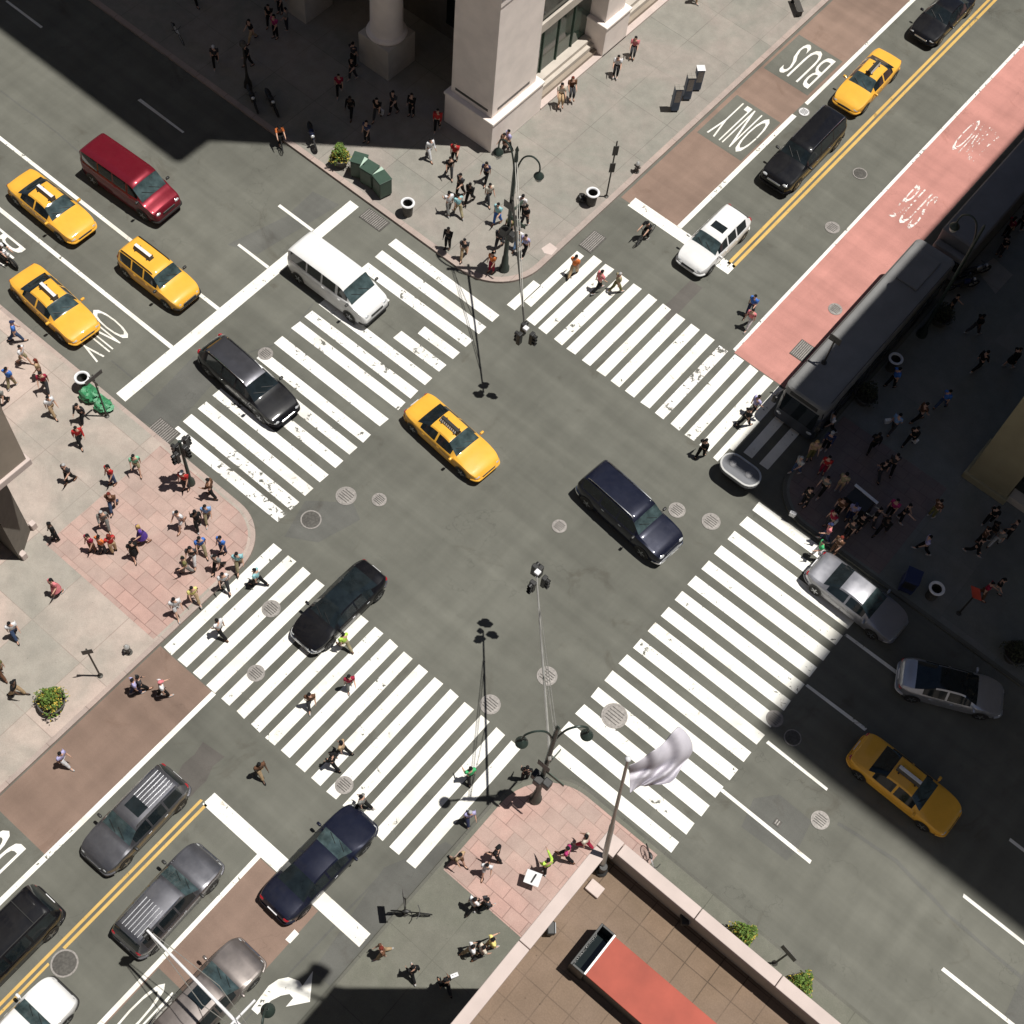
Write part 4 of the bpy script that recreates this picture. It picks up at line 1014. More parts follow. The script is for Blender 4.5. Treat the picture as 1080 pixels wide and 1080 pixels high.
pp(668, 54, -60, 'sit', 'pink', 'charcoal', 'pink top sitting with stretched legs right of the second pier', z=.4, head='long_hair')
pp(733, 2, 0, 'stroll', 'tan', 'tan', 'tan coat at the top edge of the picture on the sunlit sidewalk', sleeves='long')
# --- shade at top left
pp(461, 138, -60, 'stroll', 'red', 'black', 'red top in the shade beside the pale pier plinth', sleeves='long')
pp(434, 122, -80, 'stand', 'black', 'black', 'black clothes in the shade left of the red top', sleeves='long')
pp(415, 120, -90, 'stroll', 'charcoal', 'black', 'dark clothes in the shade below the round column')
pp(398, 126, -70, 'walk_a', 'black', 'charcoal', 'black clothes with a white bag in the shade below the column')
pp(370, 123, -60, 'walk_b', 'black', 'black', 'black clothes mid stride in the shade left of the column', sleeves='long', skin=3)
pp(387, 150, -90, 'stand', 'navy', 'black', 'dark blue clothes at the shade edge above the green boxes')
pp(358, 100, -50, 'walk_a', 'crimson', 'black', 'dark red top in the shade left of the round column')
pp(372, 84, -90, 'stroll', 'black', 'charcoal', 'black clothes standing near the column plinth in the shade')
pp(373, 70, 90, 'stand', 'charcoal', 'black', 'dark clothes leaning by the wall left of the column')
pp(291, 40, -90, 'stand', 'magenta', 'black', 'bright pink top in the shaded group at top left', head='long_hair')
pp(285, 28, -60, 'stroll', 'black', 'black', 'black clothes left of the pink top in the shade')
pp(303, 32, 200, 'stand', 'grey', 'charcoal', 'grey top right of the pink top in the shade')
pp(308, 12, 210, 'stand', 'charcoal', 'black', 'dark clothes above the shaded group near the top edge')
pp(296, 14, -90, 'stand', 'navy', 'black', 'navy clothes at the back of the shaded top group')
pp(266, 44, -100, 'walk_b', 'black', 'tan', 'black top with light shoes in the shade by the lamp post')
pp(262, 70, -100, 'stroll', 'black', 'black', 'black clothes just above the shaded lamp post', sleeves='long')
pp(228, 70, -40, 'walk_a', 'charcoal', 'black', 'dark clothes with a white cap in deep shade at top left', head='cap', hair='white')
pp(208, 6, 0, 'stroll', 'grey', 'black', 'grey top at the top edge above the shaded sidewalk')
# --- dark right corner
pp(872, 455, -140, 'walk_a', 'white', 'black', 'white shirt walking in shade beside the bus front')
pp(869, 474, -90, 'stand', 'navy', 'black', 'navy jacket below the white shirt by the bus front', sleeves='long', head='cap', hair='silver')
pp(851, 449, -90, 'stand', 'black', 'black', 'black clothes right at the bus front corner', sleeves='long')
pp(838, 499, -120, 'stroll', 'silver', 'denim', 'pale grey shirt at the shaded end of the top crosswalk', hair='silver')
pp(853, 484, -60, 'stand', 'tan', 'olive', 'tan top between bus and crowd on the dark corner', head='long_hair', hair='blond')
pp(866, 499, -80, 'stand', 'red', 'crimson', 'red top, brightest of the crowd near the bus front')
pp(865, 520, -100, 'walk_b', 'grey', 'black', 'grey top below the red top of the dark corner')
pp(883, 518, 90, 'stand', 'khaki', 'tan', 'khaki top with tan legs right of the red top', legs='shorts')
pp(847, 533, -120, 'stand', 'black', 'black', 'black clothes with a white bag at the dark kerb tip', sleeves='long')
pp(881, 543, -100, 'stand', 'brown', 'black', 'brown top left of the dark handcart', head='long_hair')
pp(894, 548, -80, 'stand', 'lilac', 'navy', 'pale lilac shirt and dark cap by the handcart', head='cap', hair='navy')
pp(872, 556, -120, 'stand', 'crimson', 'charcoal', 'crimson top with a white bag above the pink shirt')
pp(868, 570, -150, 'stroll', 'pink', 'navy', 'pale pink shirt and dark cap above the green shirt', head='cap', hair='navy')
pp(860, 587, -140, 'stroll', 'green', 'white', 'bright green shirt at the kerb behind the silver sedan')
pp(878, 583, -110, 'stand', 'brown', 'brown', 'rust brown clothes touching the silver sedan boot', head='long_hair', hair='auburn')
pp(902, 560, -100, 'stand', 'black', 'black', 'black clothes holding a pale bag below the handcart', sleeves='long')
pp(892, 566, -100, 'stand', 'charcoal', 'black', 'charcoal clothes in the gap above the silver sedan roof')
pp(918, 553, 10, 'stroll', 'black', 'charcoal', 'black top right of the dark handcart')
pp(936, 544, -90, 'stand', 'magenta', 'black', 'magenta top right of the handcart in the shade', head='long_hair')
pp(948, 549, 0, 'reach', 'black', 'black', 'black clothes with an arm out right of the magenta top')
pp(928, 563, -100, 'walk_a', 'black', 'black', 'black clothes striding below the magenta top', sleeves='long', skin=3)
pp(937, 497, 120, 'walk_b', 'charcoal', 'black', 'charcoal top, right one of a pair in the middle of the dark corner')
pp(926, 504, 130, 'walk_a', 'black', 'charcoal', 'black top, left one of a pair in the middle of the dark corner')
pp(918, 475, 110, 'walk_a', 'black', 'black', 'black suit below the planter on the dark corner', sleeves='long', skin=3)
pp(939, 455, 80, 'walk_b', 'sky', 'charcoal', 'grey blue shirt with a white bag on the dark corner')
pp(957, 469, 80, 'walk_a', 'black', 'black', 'black suit right of the grey blue shirt', sleeves='long')
pp(966, 444, 60, 'walk_b', 'brown', 'black', 'dark brown top between the blue shirts on the dark corner')
pp(991, 430, 70, 'walk_a', 'blue', 'denim', 'blue shirt in the middle of the dark right sidewalk')
pp(938, 408, 60, 'stroll', 'blue', 'black', 'dark blue top directly below the white ring bin')
pp(1029, 390, 60, 'walk_b', 'black', 'black', 'black suit walking alone on the dark right sidewalk', sleeves='long')
pp(1025, 352, 60, 'walk_a', 'black', 'charcoal', 'black clothes below the two motorbikes', skin=3)
pp(1063, 387, 60, 'stroll', 'black', 'black', 'long black coat next to the olive pier top', sleeves='long', legs='skirt')
pp(1059, 250, 60, 'stand', 'crimson', 'black', 'dark red top in the shade at the right edge', head='long_hair')
pp(1072, 243, 60, 'stroll', 'black', 'black', 'black clothes right of the dark red top at the right edge')
pp(1052, 270, 60, 'stand', 'black', 'charcoal', 'black clothes below the dark red top at the right edge')
pp(971, 582, -150, 'walk_a', 'lilac', 'black', 'bright lilac shirt alone in the shade by the dark box')
pp(981, 545, 60, 'stand', 'brown', 'olive', 'rusty brown top in shade near the corner building')
pp(1024, 584, 0, 'walk_b', 'black', 'black', 'black clothes, left of the crowd below the olive pier', sleeves='long')
pp(1030, 574, 20, 'stand', 'brown', 'black', 'dark brown clothes in the crowd below the olive pier', sleeves='long')
pp(1040, 568, 40, 'stand', 'black', 'charcoal', 'black clothes at the back of the crowd below the pier', skin=3)
pp(1047, 575, 80, 'walk_a', 'grey', 'silver', 'grey top with pale trousers below the olive pier')
pp(1061, 566, 180, 'stand', 'charcoal', 'black', 'charcoal clothes at the right end below the olive pier')
pp(1040, 552, 90, 'stroll', 'black', 'black', 'black clothes nearest the foot of the olive pier')
pp(1046, 625, 0, 'walk_b', 'black', 'grey', 'black top with pale bits right of the red diamond sign')
pp(1033, 630, 0, 'stroll', 'crimson', 'brown', 'dark red top right beside the red diamond sign')
pp(1008, 243, 0, 'stroll', 'black', 'black', 'black clothes on the shaded sidewalk behind the bus tail', at=(9.6, 24.6, .152))
# riders
def rider(px, py, yaw, top, label, clabel, frame='black', motor=False, cap='black'):
    p = G(px, py, .02); cycle('motorbike' if motor else 'bicycle', clabel, 'motorbike' if motor else 'bicycle', (p.x, p.y, .02), yaw, frame, motor, 0)
    a = R(yaw); q = (p.x - .2 * math.cos(a), p.y - .2 * math.sin(a), .0)
    person(0, 0, yaw, 'ride', top, 'black', label, at=(q[0], q[1], q[2] + (-.06 if not motor else -.14)), hair=cap, head='cap')
rider(680, 252, -90, 'black', 'black top riding a bicycle past the upper right stop line', 'dark bicycle ridden past the upper right stop line')
rider(6, 274, 0, 'black', 'black jacket riding a motorbike at the left edge', 'white and black motorbike ridden behind the yellow taxi at left', 'white', True, 'white')
rider(296, 152, -35, 'orange', 'orange top riding along the kerb at the edge of the shade', 'bicycle ridden along the upper kerb at the edge of the shade')

# things in hands
def bagt(px, py, col, label, z=.45, s=1.0, group=None, at=None):
    p = G(px, py, z) if at is None else Vector(at); t = thing('shopping_bag', label, 'bag', (p.x, p.y, p.z), R(random.uniform(0, 180)), group)
    mb = MB(); mb.add([(-.13 * s, -.06 * s, 0), (.13 * s, -.06 * s, 0), (.13 * s, .06 * s, 0), (-.13 * s, .06 * s, 0), (-.16 * s, -.08 * s, .32 * s), (.16 * s, -.08 * s, .32 * s), (.16 * s, .08 * s, .32 * s), (-.16 * s, .08 * s, .32 * s)], [(3, 2, 1, 0), (0, 1, 5, 4), (1, 2, 6, 5), (2, 3, 7, 6), (3, 0, 4, 7), (4, 5, 6, 7)])
    mb.build('pouch', cloth(col), t)
    MB().tube([(-.08, 0, .3 * s), (-.05, 0, .45 * s), (.05, 0, .45 * s), (.08, 0, .3 * s)], .01, 5).build('handle', cloth(col), t)
bagt(402, 120, 'white', 'white bag carried by a dark walker below the round column')
bagt(835, 544, 'white', 'white bag at the kerb tip of the dark right corner')
bagt(964, 466, 'white', 'white bag carried by the black suit on the dark corner')
bagt(935, 446, 'white', 'white bag carried by the grey blue shirt on the dark corner')
bagt(878, 550, 'white', 'white bag carried by the crimson top by the silver sedan', s=1.5)
bagt(902, 549, 'cream', 'cream bag held below the dark handcart')
bagt(479, 1030, 'white', 'white bag carried above the dark shadow at the bottom')
# ------------------------------------------------------------------ street furniture
def signal_head(mb_parent, c, yaw, n=3):
    m = Matrix.Translation(c) @ Matrix.Rotation(yaw, 4, 'Z')
    hd = MB().box(-.11, .09, -.13, .13, -.40, .40, 0, m, .03).build('signal_head', 'black', mb_parent)
    for q, mt in ((.26, 'redlens'), (0, 'amber_lens'), (-.26, 'green_lens')):
        mm = m @ Matrix.Translation((.095, 0, q)) @ Matrix.Rotation(math.pi / 2, 4, 'Y')
        MB().lathe([(.09, 0), (.08, .02), (.01, .03)], 12, mat=mm).build('signal_lens', mt, hd)
        MB().lathe([(.105, 0), (.105, .15)], 12, mat=mm, caps=False).build('signal_hood', 'black', hd)
def lantern(root, x, y, z, mat='cream'):
    MB().lathe([(.05, .28), (.13, .19), (.24, .06), (.26, 0), (.24, -.04)], 16, c=(x, y, z)).build('lamp_shade', 'lampgreen', root)
    MB().ball((x, y, z - .14), .19, .19, .21, 14, 8).build('globe', mat, root)
def crook(root, z0, ang, out, rise=1.0, drop=.35):
    a = R(ang); f = lambda r, z: (r * math.cos(a), r * math.sin(a), z)
    pts = [f(.05, z0 - .6), f(.12, z0), f(out * .3, z0 + rise * .75), f(out * .62, z0 + rise), f(out * .9, z0 + rise * .8), f(out, z0 + rise * .45), f(out, z0 + rise * .45 - drop)]
    sm = []
    for i in range(len(pts) - 1):
        p0, p1, p2, p3 = [Vector(pts[max(0, min(len(pts) - 1, i + k))]) for k in (-1, 0, 1, 2)]
        for t in (0, .25, .5, .75): sm.append(.5 * ((2 * p1) + (p2 - p0) * t + (2 * p0 - 5 * p1 + 4 * p2 - p3) * t * t + (3 * p1 - p0 - 3 * p2 + p3) * t ** 3))
    sm.append(Vector(pts[-1])); MB().tube(sm, .045, 6).build('crook_arm', 'lampgreen', root)
    e = pts[-1]; lantern(root, e[0], e[1], e[2] - .25)
def corner_pole(label, x, y, tip, lamps, lz, heads, armz=6.4, twin=True):
    t = thing('signal_pole', label, 'signal pole', (x, y, .15), 0, 'corner signal poles')
    MB().lathe([(.27, 0), (.27, .25), (.2, .4), (.17, 1.0), (.13, 1.2), (.11, 3), (.10, lz - .4), (.07, lz), (.10, lz + .1), (.02, lz + .35)], 14).build('post', 'lampgreen', t)
    for dx, dy, zz in ((.28, 0, 2.9), (0, -.28, 3.4), (-.28, 0, 2.9)):
        MB().box(dx - .18, dx + .18, dy - .18, dy + .18, zz - .25, zz + .25, bev=.04).build('walk_signal', 'black', t)
    if tip:
        tp = Vector(tip) - Vector((x, y, .15)); d = Vector((tp.x, tp.y, 0)).normalized()
        s = Vector((0, 0, armz - .15)) + d * -.25; el = Vector((0, 0, lz - .6))
        MB().tube([s, tp], [.065, .04], 8).build('mast_arm', 'galv' if armz > 6 else 'pole', t)
        mm = MB(); side = Vector((-d.y, d.x, 0))
        for sg in (-1, 1): mm.tube([el + side * .05 * sg, tp.lerp(s, .18) + side * .04 * sg], .018, 5)
        mm.tube([el, tp.lerp(s, .55)], .018, 5); mm.build('guy_rod', 'galv', t)
        for dx, dy, yw in heads: signal_head(t, tp + Vector((dx, dy, -.15)), R(yw))
        MB().box(tp.x - .12, tp.x + .12, tp.y - .12, tp.y + .12, tp.z + .35, tp.z + .5, bev=.03).build('camera_box', 'white', t)
    for an, out in lamps: crook(t, lz - 1.0, an, out)
    # street name plates
    pl = MB().box(.1, 1.0, -.015, .015, 4.1, 4.35, bev=.005).box(-.015, .015, .1, 1.0, 4.4, 4.65, bev=.005); pl.build('street_plate', 'dgreen', t)
    pl2 = MB().box(-.3, .3, -.22, -.2, 5.0, 5.5, bev=.01); pl2.build('lane_sign', 'sign_dark', t)
    return t
corner_pole('tall signal pole with two crook lamps at the bottom corner kerb', 9.75, -10.1, (4.43, -4.36, 6.0), ((48, 1.25), (228, 1.25)), 9.3, ((.35, .1, 0), (-.3, .25, 90), (.1, -.4, -90), (-.1, .35, 180)))
corner_pole('tall signal pole with two crook lamps at the top corner kerb', -9.5, 10.7, (-4.11, 5.29, 5.2), ((20, 1.2), (170, 1.25)), 8.9, ((.35, .1, 0), (-.3, .25, 90), (-.1, -.3, 180)), 6.0)
q = thing('signal_mast', 'pale signal mast with wires reaching over the warm grey car', 'signal mast', (9.0, -24.95, .15), 0)
MB().lathe([(.3, 0), (.3, .3), (.2, .5), (.13, 1.2), (.09, 8.4), (.02, 8.6)], 12).build('post', 'lampgreen', q)
MB().tube([(0, 0, 5.85), (-6.16, .2, 5.85)], [.075, .045], 8).build('mast_arm', 'white', q)
for sg in (-1, 1): MB().tube([(0, sg * .04, 7.6), (-2.8, .1 + sg * .42, 5.9), (-5.9, .2 + sg * .06, 5.87)], .016, 5).build('guy_wire', 'galv', q)
MB().tube([(-1.6, -1.2, 5.9), (-1.5, 1.0, 5.9)], .05, 6).build('cross_bar', 'white', q)
signal_head(q, Vector((-1.55, -1.1, 5.5)), 0)
signal_head(q, Vector((-6.1, .2, 5.45)), R(-90))
crook(q, 7.4, 125, 1.2)
s = thing('corner_signal', 'short black signal post with heads on the left corner kerb', 'traffic light', (-12.25, -9.1, .15), 0)
MB().lathe([(.22, 0), (.2, .3), (.09, .5), (.07, 3.9)], 12).build('post', 'lampgreen', s)
for c, yw in (((.32, 0, 3.4), 0), ((0, .32, 3.4), 90), ((-.3, -.1, 2.8), 180), ((0, -.35, 2.9), -90)): signal_head(s, Vector(c), R(yw))
MB().box(-.05, .05, -.4, .4, 3.75, 3.82).build('bracket', 'black', s)
def lamp_post(label, x, y, z, ang, out=1.1, group=None):
    t = thing('street_lamp', label, 'street lamp', (x, y, .15), 0, group)
    MB().lathe([(.28, 0), (.26, .3), (.14, .6), (.1, 1.3), (.07, z - .2), (.02, z)], 12).build('post', 'lampgreen', t); crook(t, z - 1.0, ang, out)
    return t
p = G(1008, 236, 8.2); lamp_post('crook lamp post rising over the bus tail by the dark kerb', 9.3, p.y + .1, 8.9, 180, 9.3 - p.x)
lp = thing('street_lamp', 'low dark lamp post in the shade at top left beside motorbikes', 'street lamp', (-28.2, 10.65, .15), 0)
MB().lathe([(.24, 0), (.22, .3), (.12, .6), (.07, 1.0), (.05, 3.0)], 12).build('post', 'pole', lp); MB().ball((0, 0, 3.1), .2, .2, .22).build('globe', 'iron', lp)

def sign_post(label, px, py, h, plates, mat='pole'):
    p = G(px, py, .15); t = thing('sign_post', label, 'sign', (p.x, p.y, .15), 0)
    MB().lathe([(.13, 0), (.13, .04), (.045, .08), (.04, h)], 8).build('post', mat, t)
    for z0, z1, wd, yaw, mt in plates:
        MB().box(-wd / 2, wd / 2, -.012, .012, z0, z1, 0, Matrix.Rotation(R(yaw), 4, 'Z') @ Matrix.Translation((0, -.05, 0)), .006).build('sign_plate', mt, t)
    return t
sign_post('thin sign post with a T shaped top on the left lower sidewalk', 105.8, 712.8, 3.1, [(2.7, 3.1, .45, 55, 'sign_dark')])
sign_post('thin sign post with crossed plates standing in the green rubbish bags', 112.8, 439, 3.6, [(3.3, 3.6, 1.0, 90, 'sign_dark'), (3.0, 3.25, .6, 0, 'sign_dark')])
sign_post('tall thin sign post beside the litter bin on the upper sidewalk', 639.4, 207.4, 4.3, [(3.3, 4.0, .3, 45, 'sign_dark'), (2.0, 2.7, .3, 45, 'sign_dark')])
sign_post('small sign post with brown rectangular plate below the terrace parapet', 817, 1016, 2.7, [(2.2, 2.7, .75, -10, 'sign_dark')])
sign_post('sign post with small plate above the locked bicycle', 427, 964, 3.2, [(2.2, 3.1, .7, -40, 'sign_dark')])
t = sign_post('red diamond sign post on the dark right sidewalk', 1011, 647, 2.6, [])
MB().add([(0, -.03, 1.9), (.42, -.03, 2.35), (0, -.03, 2.8), (-.42, -.03, 2.35), (0, -.06, 1.9), (.42, -.06, 2.35), (0, -.06, 2.8), (-.42, -.06, 2.35)], [(3, 2, 1, 0), (4, 5, 6, 7), (0, 1, 5, 4), (1, 2, 6, 5), (2, 3, 7, 6), (3, 0, 4, 7)], 0, False, Matrix.Rotation(R(-25), 4, 'Z')).build('diamond_plate', 'redsign', t)

def bin_(label, px, py, mat='wire', s=1.0, g='ring topped litter bins'):
    p = G(px, py, .9); t = thing('litter_bin', label, 'litter bin', (p.x, p.y, .15), 0, g); t.scale = (s, s, s)
    MB().lathe([(.26, 0), (.3, .85)], 20, caps=False).build('basket', 'iron', t)
    MB().lathe([(.30, .84), (.37, .86), (.39, .91), (.36, .95), (.28, .95), (.25, .90), (.26, .84)], 24, caps=False).build('rim', mat, t)
    MB().lathe([(.27, .35), (.01, .42)], 16, caps=False).build('liner', 'black', t)
    MB().lathe([(.27, 0), (.01, 0.01)], 12, caps=False).build('base', 'iron', t)
bin_('litter bin with broad white ring beside the green rubbish bags', 87, 400, 'white')
bin_('litter bin with white ring at the kerb below the green boxes', 430, 216, 'white')
bin_('litter bin with white ring beside the tall thin sign post', 625, 205, 'white')
bin_('litter bin with pale ring on the dark sidewalk next to the bus', 944, 380, 'white')
bin_('litter bin with pale ring on the dark sidewalk right of the silver sedan', 987, 622, 'white')
def blob(label, cat, px, py, r, mat, name='rubbish_bag', h=.8, z=.15, group=None):
    p = G(px, py, z); t = thing(name, label, cat, (p.x, p.y, z), 0, group)
    MB().ball((0, 0, r * .5), r, r * .9, r * h * .7, 16, 10, lump=.55).build('sack', mat, t)
    MB().lathe([(.05, 0), (.03, .06), (.09, .12)], 8, c=(0, 0, r * 1.0)).build('knot', mat, t)
blob('larger green rubbish bag between the litter bin and sign post', 'rubbish bag', 96, 419, .5, 'bag_green', h=1.1)
blob('smaller green rubbish bag at the foot of the T topped sign post', 'rubbish bag', 110, 430, .44, 'bag_green')
blob('dark rubbish sack left of the litter bin on the upper sidewalk', 'rubbish bag', 614, 211, .3, 'black')
def box_thing(name, label, cat, px, py, w, d, h, yaw, mats, group=None, zt=None):
    p = G(px, py, h if zt is None else zt); t = thing(name, label, cat, (p.x, p.y, .15), R(yaw), group)
    MB().box(-w / 2, w / 2, -d / 2, d / 2, .12, h, bev=.04).build('cabinet', mats[0], t)
    for sx in (-1, 1):
        for sy in (-1, 1): MB().box(sx * (w / 2 - .08) - .03, sx * (w / 2 - .08) + .03, sy * (d / 2 - .08) - .03, sy * (d / 2 - .08) + .03, 0, .12).build('foot', 'black', t)
    MB().box(-w / 2 + .06, w / 2 - .06, -d / 2 - .012, -d / 2 - .001, h * .45, h - .08, bev=.005).build('door', mats[2], t)
    MB().box(-w / 2 - .015, w / 2 + .015, -d / 2 - .015, d / 2 + .015, h + .001, h + .03, bev=.01).build('top', mats[1], t)
    return t
for i, (x, y, yw, lb) in enumerate(((379, 169, 38, 'left of three dark green cabinets at the upper kerb'), (390, 178, 20, 'middle of three dark green cabinets at the upper kerb'), (403, 189, 0, 'right of three dark green cabinets at the upper kerb'))):
    t = box_thing('newspaper_box', lb, 'newspaper box', x, y, .78, .75, 1.25, yw - 45 + 30, ('dgreen', 'dgreen', 'dgreen'), 'dark green cabinets at the upper kerb')
    if i: MB().add([(-.39, -.36, 1.285), (-.39, .36, 1.285), (-.62, .36, 1.285), (-.39, -.36, 1.1), (-.39, .36, 1.1), (-.62, .36, 1.1)], [(0, 1, 2), (5, 4, 3), (0, 2, 5, 3), (1, 0, 3, 4), (2, 1, 4, 5)]).build('filler_panel', 'palegreen', t)
for x, y, lb, h, m1 in ((716, 94, 'lower left of three slim blue grey boxes on the upper sidewalk', 1.75, 'sign_blue'), (729, 82, 'middle of three slim blue grey boxes on the upper sidewalk', 1.75, 'sign_blue'), (739, 74, 'upper right slim box with white top on the upper sidewalk', 1.6, 'sign_blue')):
    if 'sign_blue' not in M: M['sign_blue'] = simple('blue grey box paint', (.06, .09, .15), .5)
    box_thing('newspaper_box', lb, 'newspaper box', x, y, .45, .42, h, 45, ('sign_blue', 'white' if 'white top' in lb else 'walk_grey', 'iron_pale'), 'slim boxes on the upper sidewalk')
box_thing('newspaper_box', 'dark blue box on the dark sidewalk left of the ring bin', 'newspaper box', 963, 609, .7, .8, 1.2, 15, ('navy', 'navy', 'black'))
def hydrant(label, px, py):
    p = G(px, py, .15); t = thing('fire_hydrant', label, 'fire hydrant', (p.x, p.y, .15), 0, 'fire hydrants')
    MB().lathe([(.17, 0), (.17, .06), (.11, .09), (.11, .5), (.14, .53), (.13, .6)], 14).build('barrel', 'iron', t)
    MB().lathe([(.13, .6), (.10, .72), (.03, .78)], 14).build('bonnet', 'wire', t)
    MB().tube([(-.2, 0, .42), (.2, 0, .42)], .055, 10).tube([(0, 0, .42), (0, -.19, .42)], .06, 10).build('outlets', 'iron', t)
hydrant('pale topped fire hydrant near the kerb of the upper sidewalk', 671, 181); hydrant('pale topped fire hydrant on the sidewalk beside the brown lane at left', 136, 688)
def planter(label, px, py, r, flowers, pot='iron', z=.15, h=.6, leafm='leaf', group='planters with flowers'):
    p = G(px, py, z + h); t = thing('planter', label, 'planter', (p.x, p.y, z), 0, group)
    MB().lathe([(r * .62, 0), (r * .9, h * .9), (r, h), (r * .9, h), (r * .85, h - .08)], 20, caps=False).build('pot', pot, t)
    MB().lathe([(r * .86, h - .08), (.01, h - .05)], 16, caps=False).build('soil', 'soil', t)
    rn = random.Random(int(px * 7 + py))
    def leaves(n, r0, r1, z0, z1, s):
        m = MB()
        for _ in range(n):
            a = rn.uniform(0, 2 * math.pi); rr = rn.uniform(r0, r1) ** .7 * 1.0; zz = rn.uniform(z0, z1)
            rr = min(rr, r1) * (1 - .5 * (zz - z0) / (z1 - z0)) * (1 + .25 * math.sin(a * 3 + px)); c = Vector((rr * math.cos(a), rr * math.sin(a), zz))
            e = Euler((rn.uniform(-1, 1), rn.uniform(-1, 1), rn.uniform(0, 6.28))).to_matrix(); q = s * rn.uniform(.6, 1.3)
            m.add([c + e @ Vector(v) for v in ((-q, 0, 0), (0, -q * .5, 0), (q, 0, q * .2), (0, q * .5, 0))], [(0, 1, 2, 3)])
        return m
    leaves(520, 0, r * 1.15, h - .1, h + .75, .07).build('foliage', leafm, t)
    if flowers: leaves(260, r * .2, r * 1.2, h - .05, h + .5, .055).build('blossom', 'leaf_yellow', t)
planter('planter with green and yellow flowers left of the green boxes', 359, 165, .52, True)
planter('round planter with yellow flowers on the lower left sidewalk', 54, 739, .62, True)
planter('flower planter on the sidewalk beyond the long terrace parapet', 784, 986, .5, True)
planter('flower planter at the bottom edge beyond the terrace parapet', 845, 1038, .48, True)
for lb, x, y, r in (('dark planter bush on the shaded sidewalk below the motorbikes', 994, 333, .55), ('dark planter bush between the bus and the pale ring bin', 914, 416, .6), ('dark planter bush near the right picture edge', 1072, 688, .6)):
    planter(lb, x, y, r, False, group='dark planters', leafm='leaf_shaded')
# handcart in the crowd
p = G(906, 530, .9); t = thing('handcart', 'dark covered handcart with a pale bar in the dark crowd', 'handcart', (p.x, p.y, .15), R(-5))
MB().box(-.6, .6, -.42, .42, .35, 1.05, bev=.04).build('box_body', 'black', t); MB().box(-.7, .7, .34, .50, 1.06, 1.12, bev=.02).build('bar', 'white', t)
for sx in (-.45, .45):
    for sy in (-1, 1): MB().lathe([(.17, -.03), (.17, .03)], 14, mat=Matrix.Translation((sx, sy * .4, .18)) @ Matrix.Rotation(math.pi / 2, 4, 'X')).build('wheel', 'tyre', t)
MB().tube([(.6, -.3, .9), (.95, -.3, 1.0), (.95, .3, 1.0), (.6, .3, .9)], .02, 6).build('handle', 'chrome', t)
# white board held beside the lime jacket
p = G(562, 926, .9); t = thing('sign_board', 'small white board with a black stroke beside the lime jacket', 'sign board', (p.x, p.y, .9), R(20))
MB().box(-.33, .33, -.28, .28, 0, .03, 0, Matrix.Rotation(R(20), 4, 'X'), .01).build('panel', 'white', t)
MB().add([(-.05, -.2, .034), (.03, -.2, .034), (.12, .2, .034), (.04, .2, .034)], [(0, 1, 2, 3)], 0, False, Matrix.Rotation(R(20), 4, 'X')).build('stroke', 'black', t)
MB().tube([(0, 0, 0), (.1, .05, -.74)], .02, 6).build('stick', 'pole', t)
# oval canopy at the crosswalk corner
p = G(781, 496, 1.0); t = thing('canopy', 'oval dark canopy with pale rim and two round vents by the crosswalk', 'canopy', (p.x, p.y, 0), R(0))
def stadium(L, W, n=10): return arc(L / 2 - W / 2, 0, W / 2, -90, 90, n) + arc(-L / 2 + W / 2, 0, W / 2, 90, 270, n)
a = stadium(2.2, 1.25); b = stadium(2.02, 1.07)
MB().prism(a, .85, 1.02).build('roof', 'busroof2', t)
r = MB(); n = len(a); r.add([(x, y, 1.02) for x, y in a] + [(x, y, 1.08) for x, y in a] + [(x, y, 1.08) for x, y in b] + [(x, y, 1.022) for x, y in b], [q for i in range(n) for q in ((i, (i + 1) % n, n + (i + 1) % n, n + i), (n + i, n + (i + 1) % n, 2 * n + (i + 1) % n, 2 * n + i), (2 * n + i, 2 * n + (i + 1) % n, 3 * n + (i + 1) % n, 3 * n + i))]); r.build('rim', 'wire', t)
for sx in (-.48, .45): MB().ball((sx, .05, 1.03), .2, .2, .08, 14, 6).build('vent', 'vent_grey', t)
for sx in (-.5, .5): MB().tube([(sx, 0, 0), (sx, 0, .86)], .04, 8).build('post', 'pole', t)
MB().box(-.75, .75, -.3, .3, .1, .6, bev=.08).build('cabinet', 'black', t)
# bench and scaffolding bits at the top edge
p = G(841, 5, .5); t = thing('bench', 'thin dark bench at the top edge of the upper sidewalk', 'bench', (p.x, p.y, .15), R(-40))
MB().box(-.7, .7, -.18, .18, .42, .47, bev=.01).build('seat', 'sign_dark', t)
for sx in (-.6, .6): MB().box(sx - .03, sx + .03, -.16, .16, 0, .42).build('leg', 'black', t)

# ------------------------------------------------------------------ buildings
def ground_wall(t, name, mat, *b, bev=0): return MB().box(*b, bev=bev).build(name, mat, t)
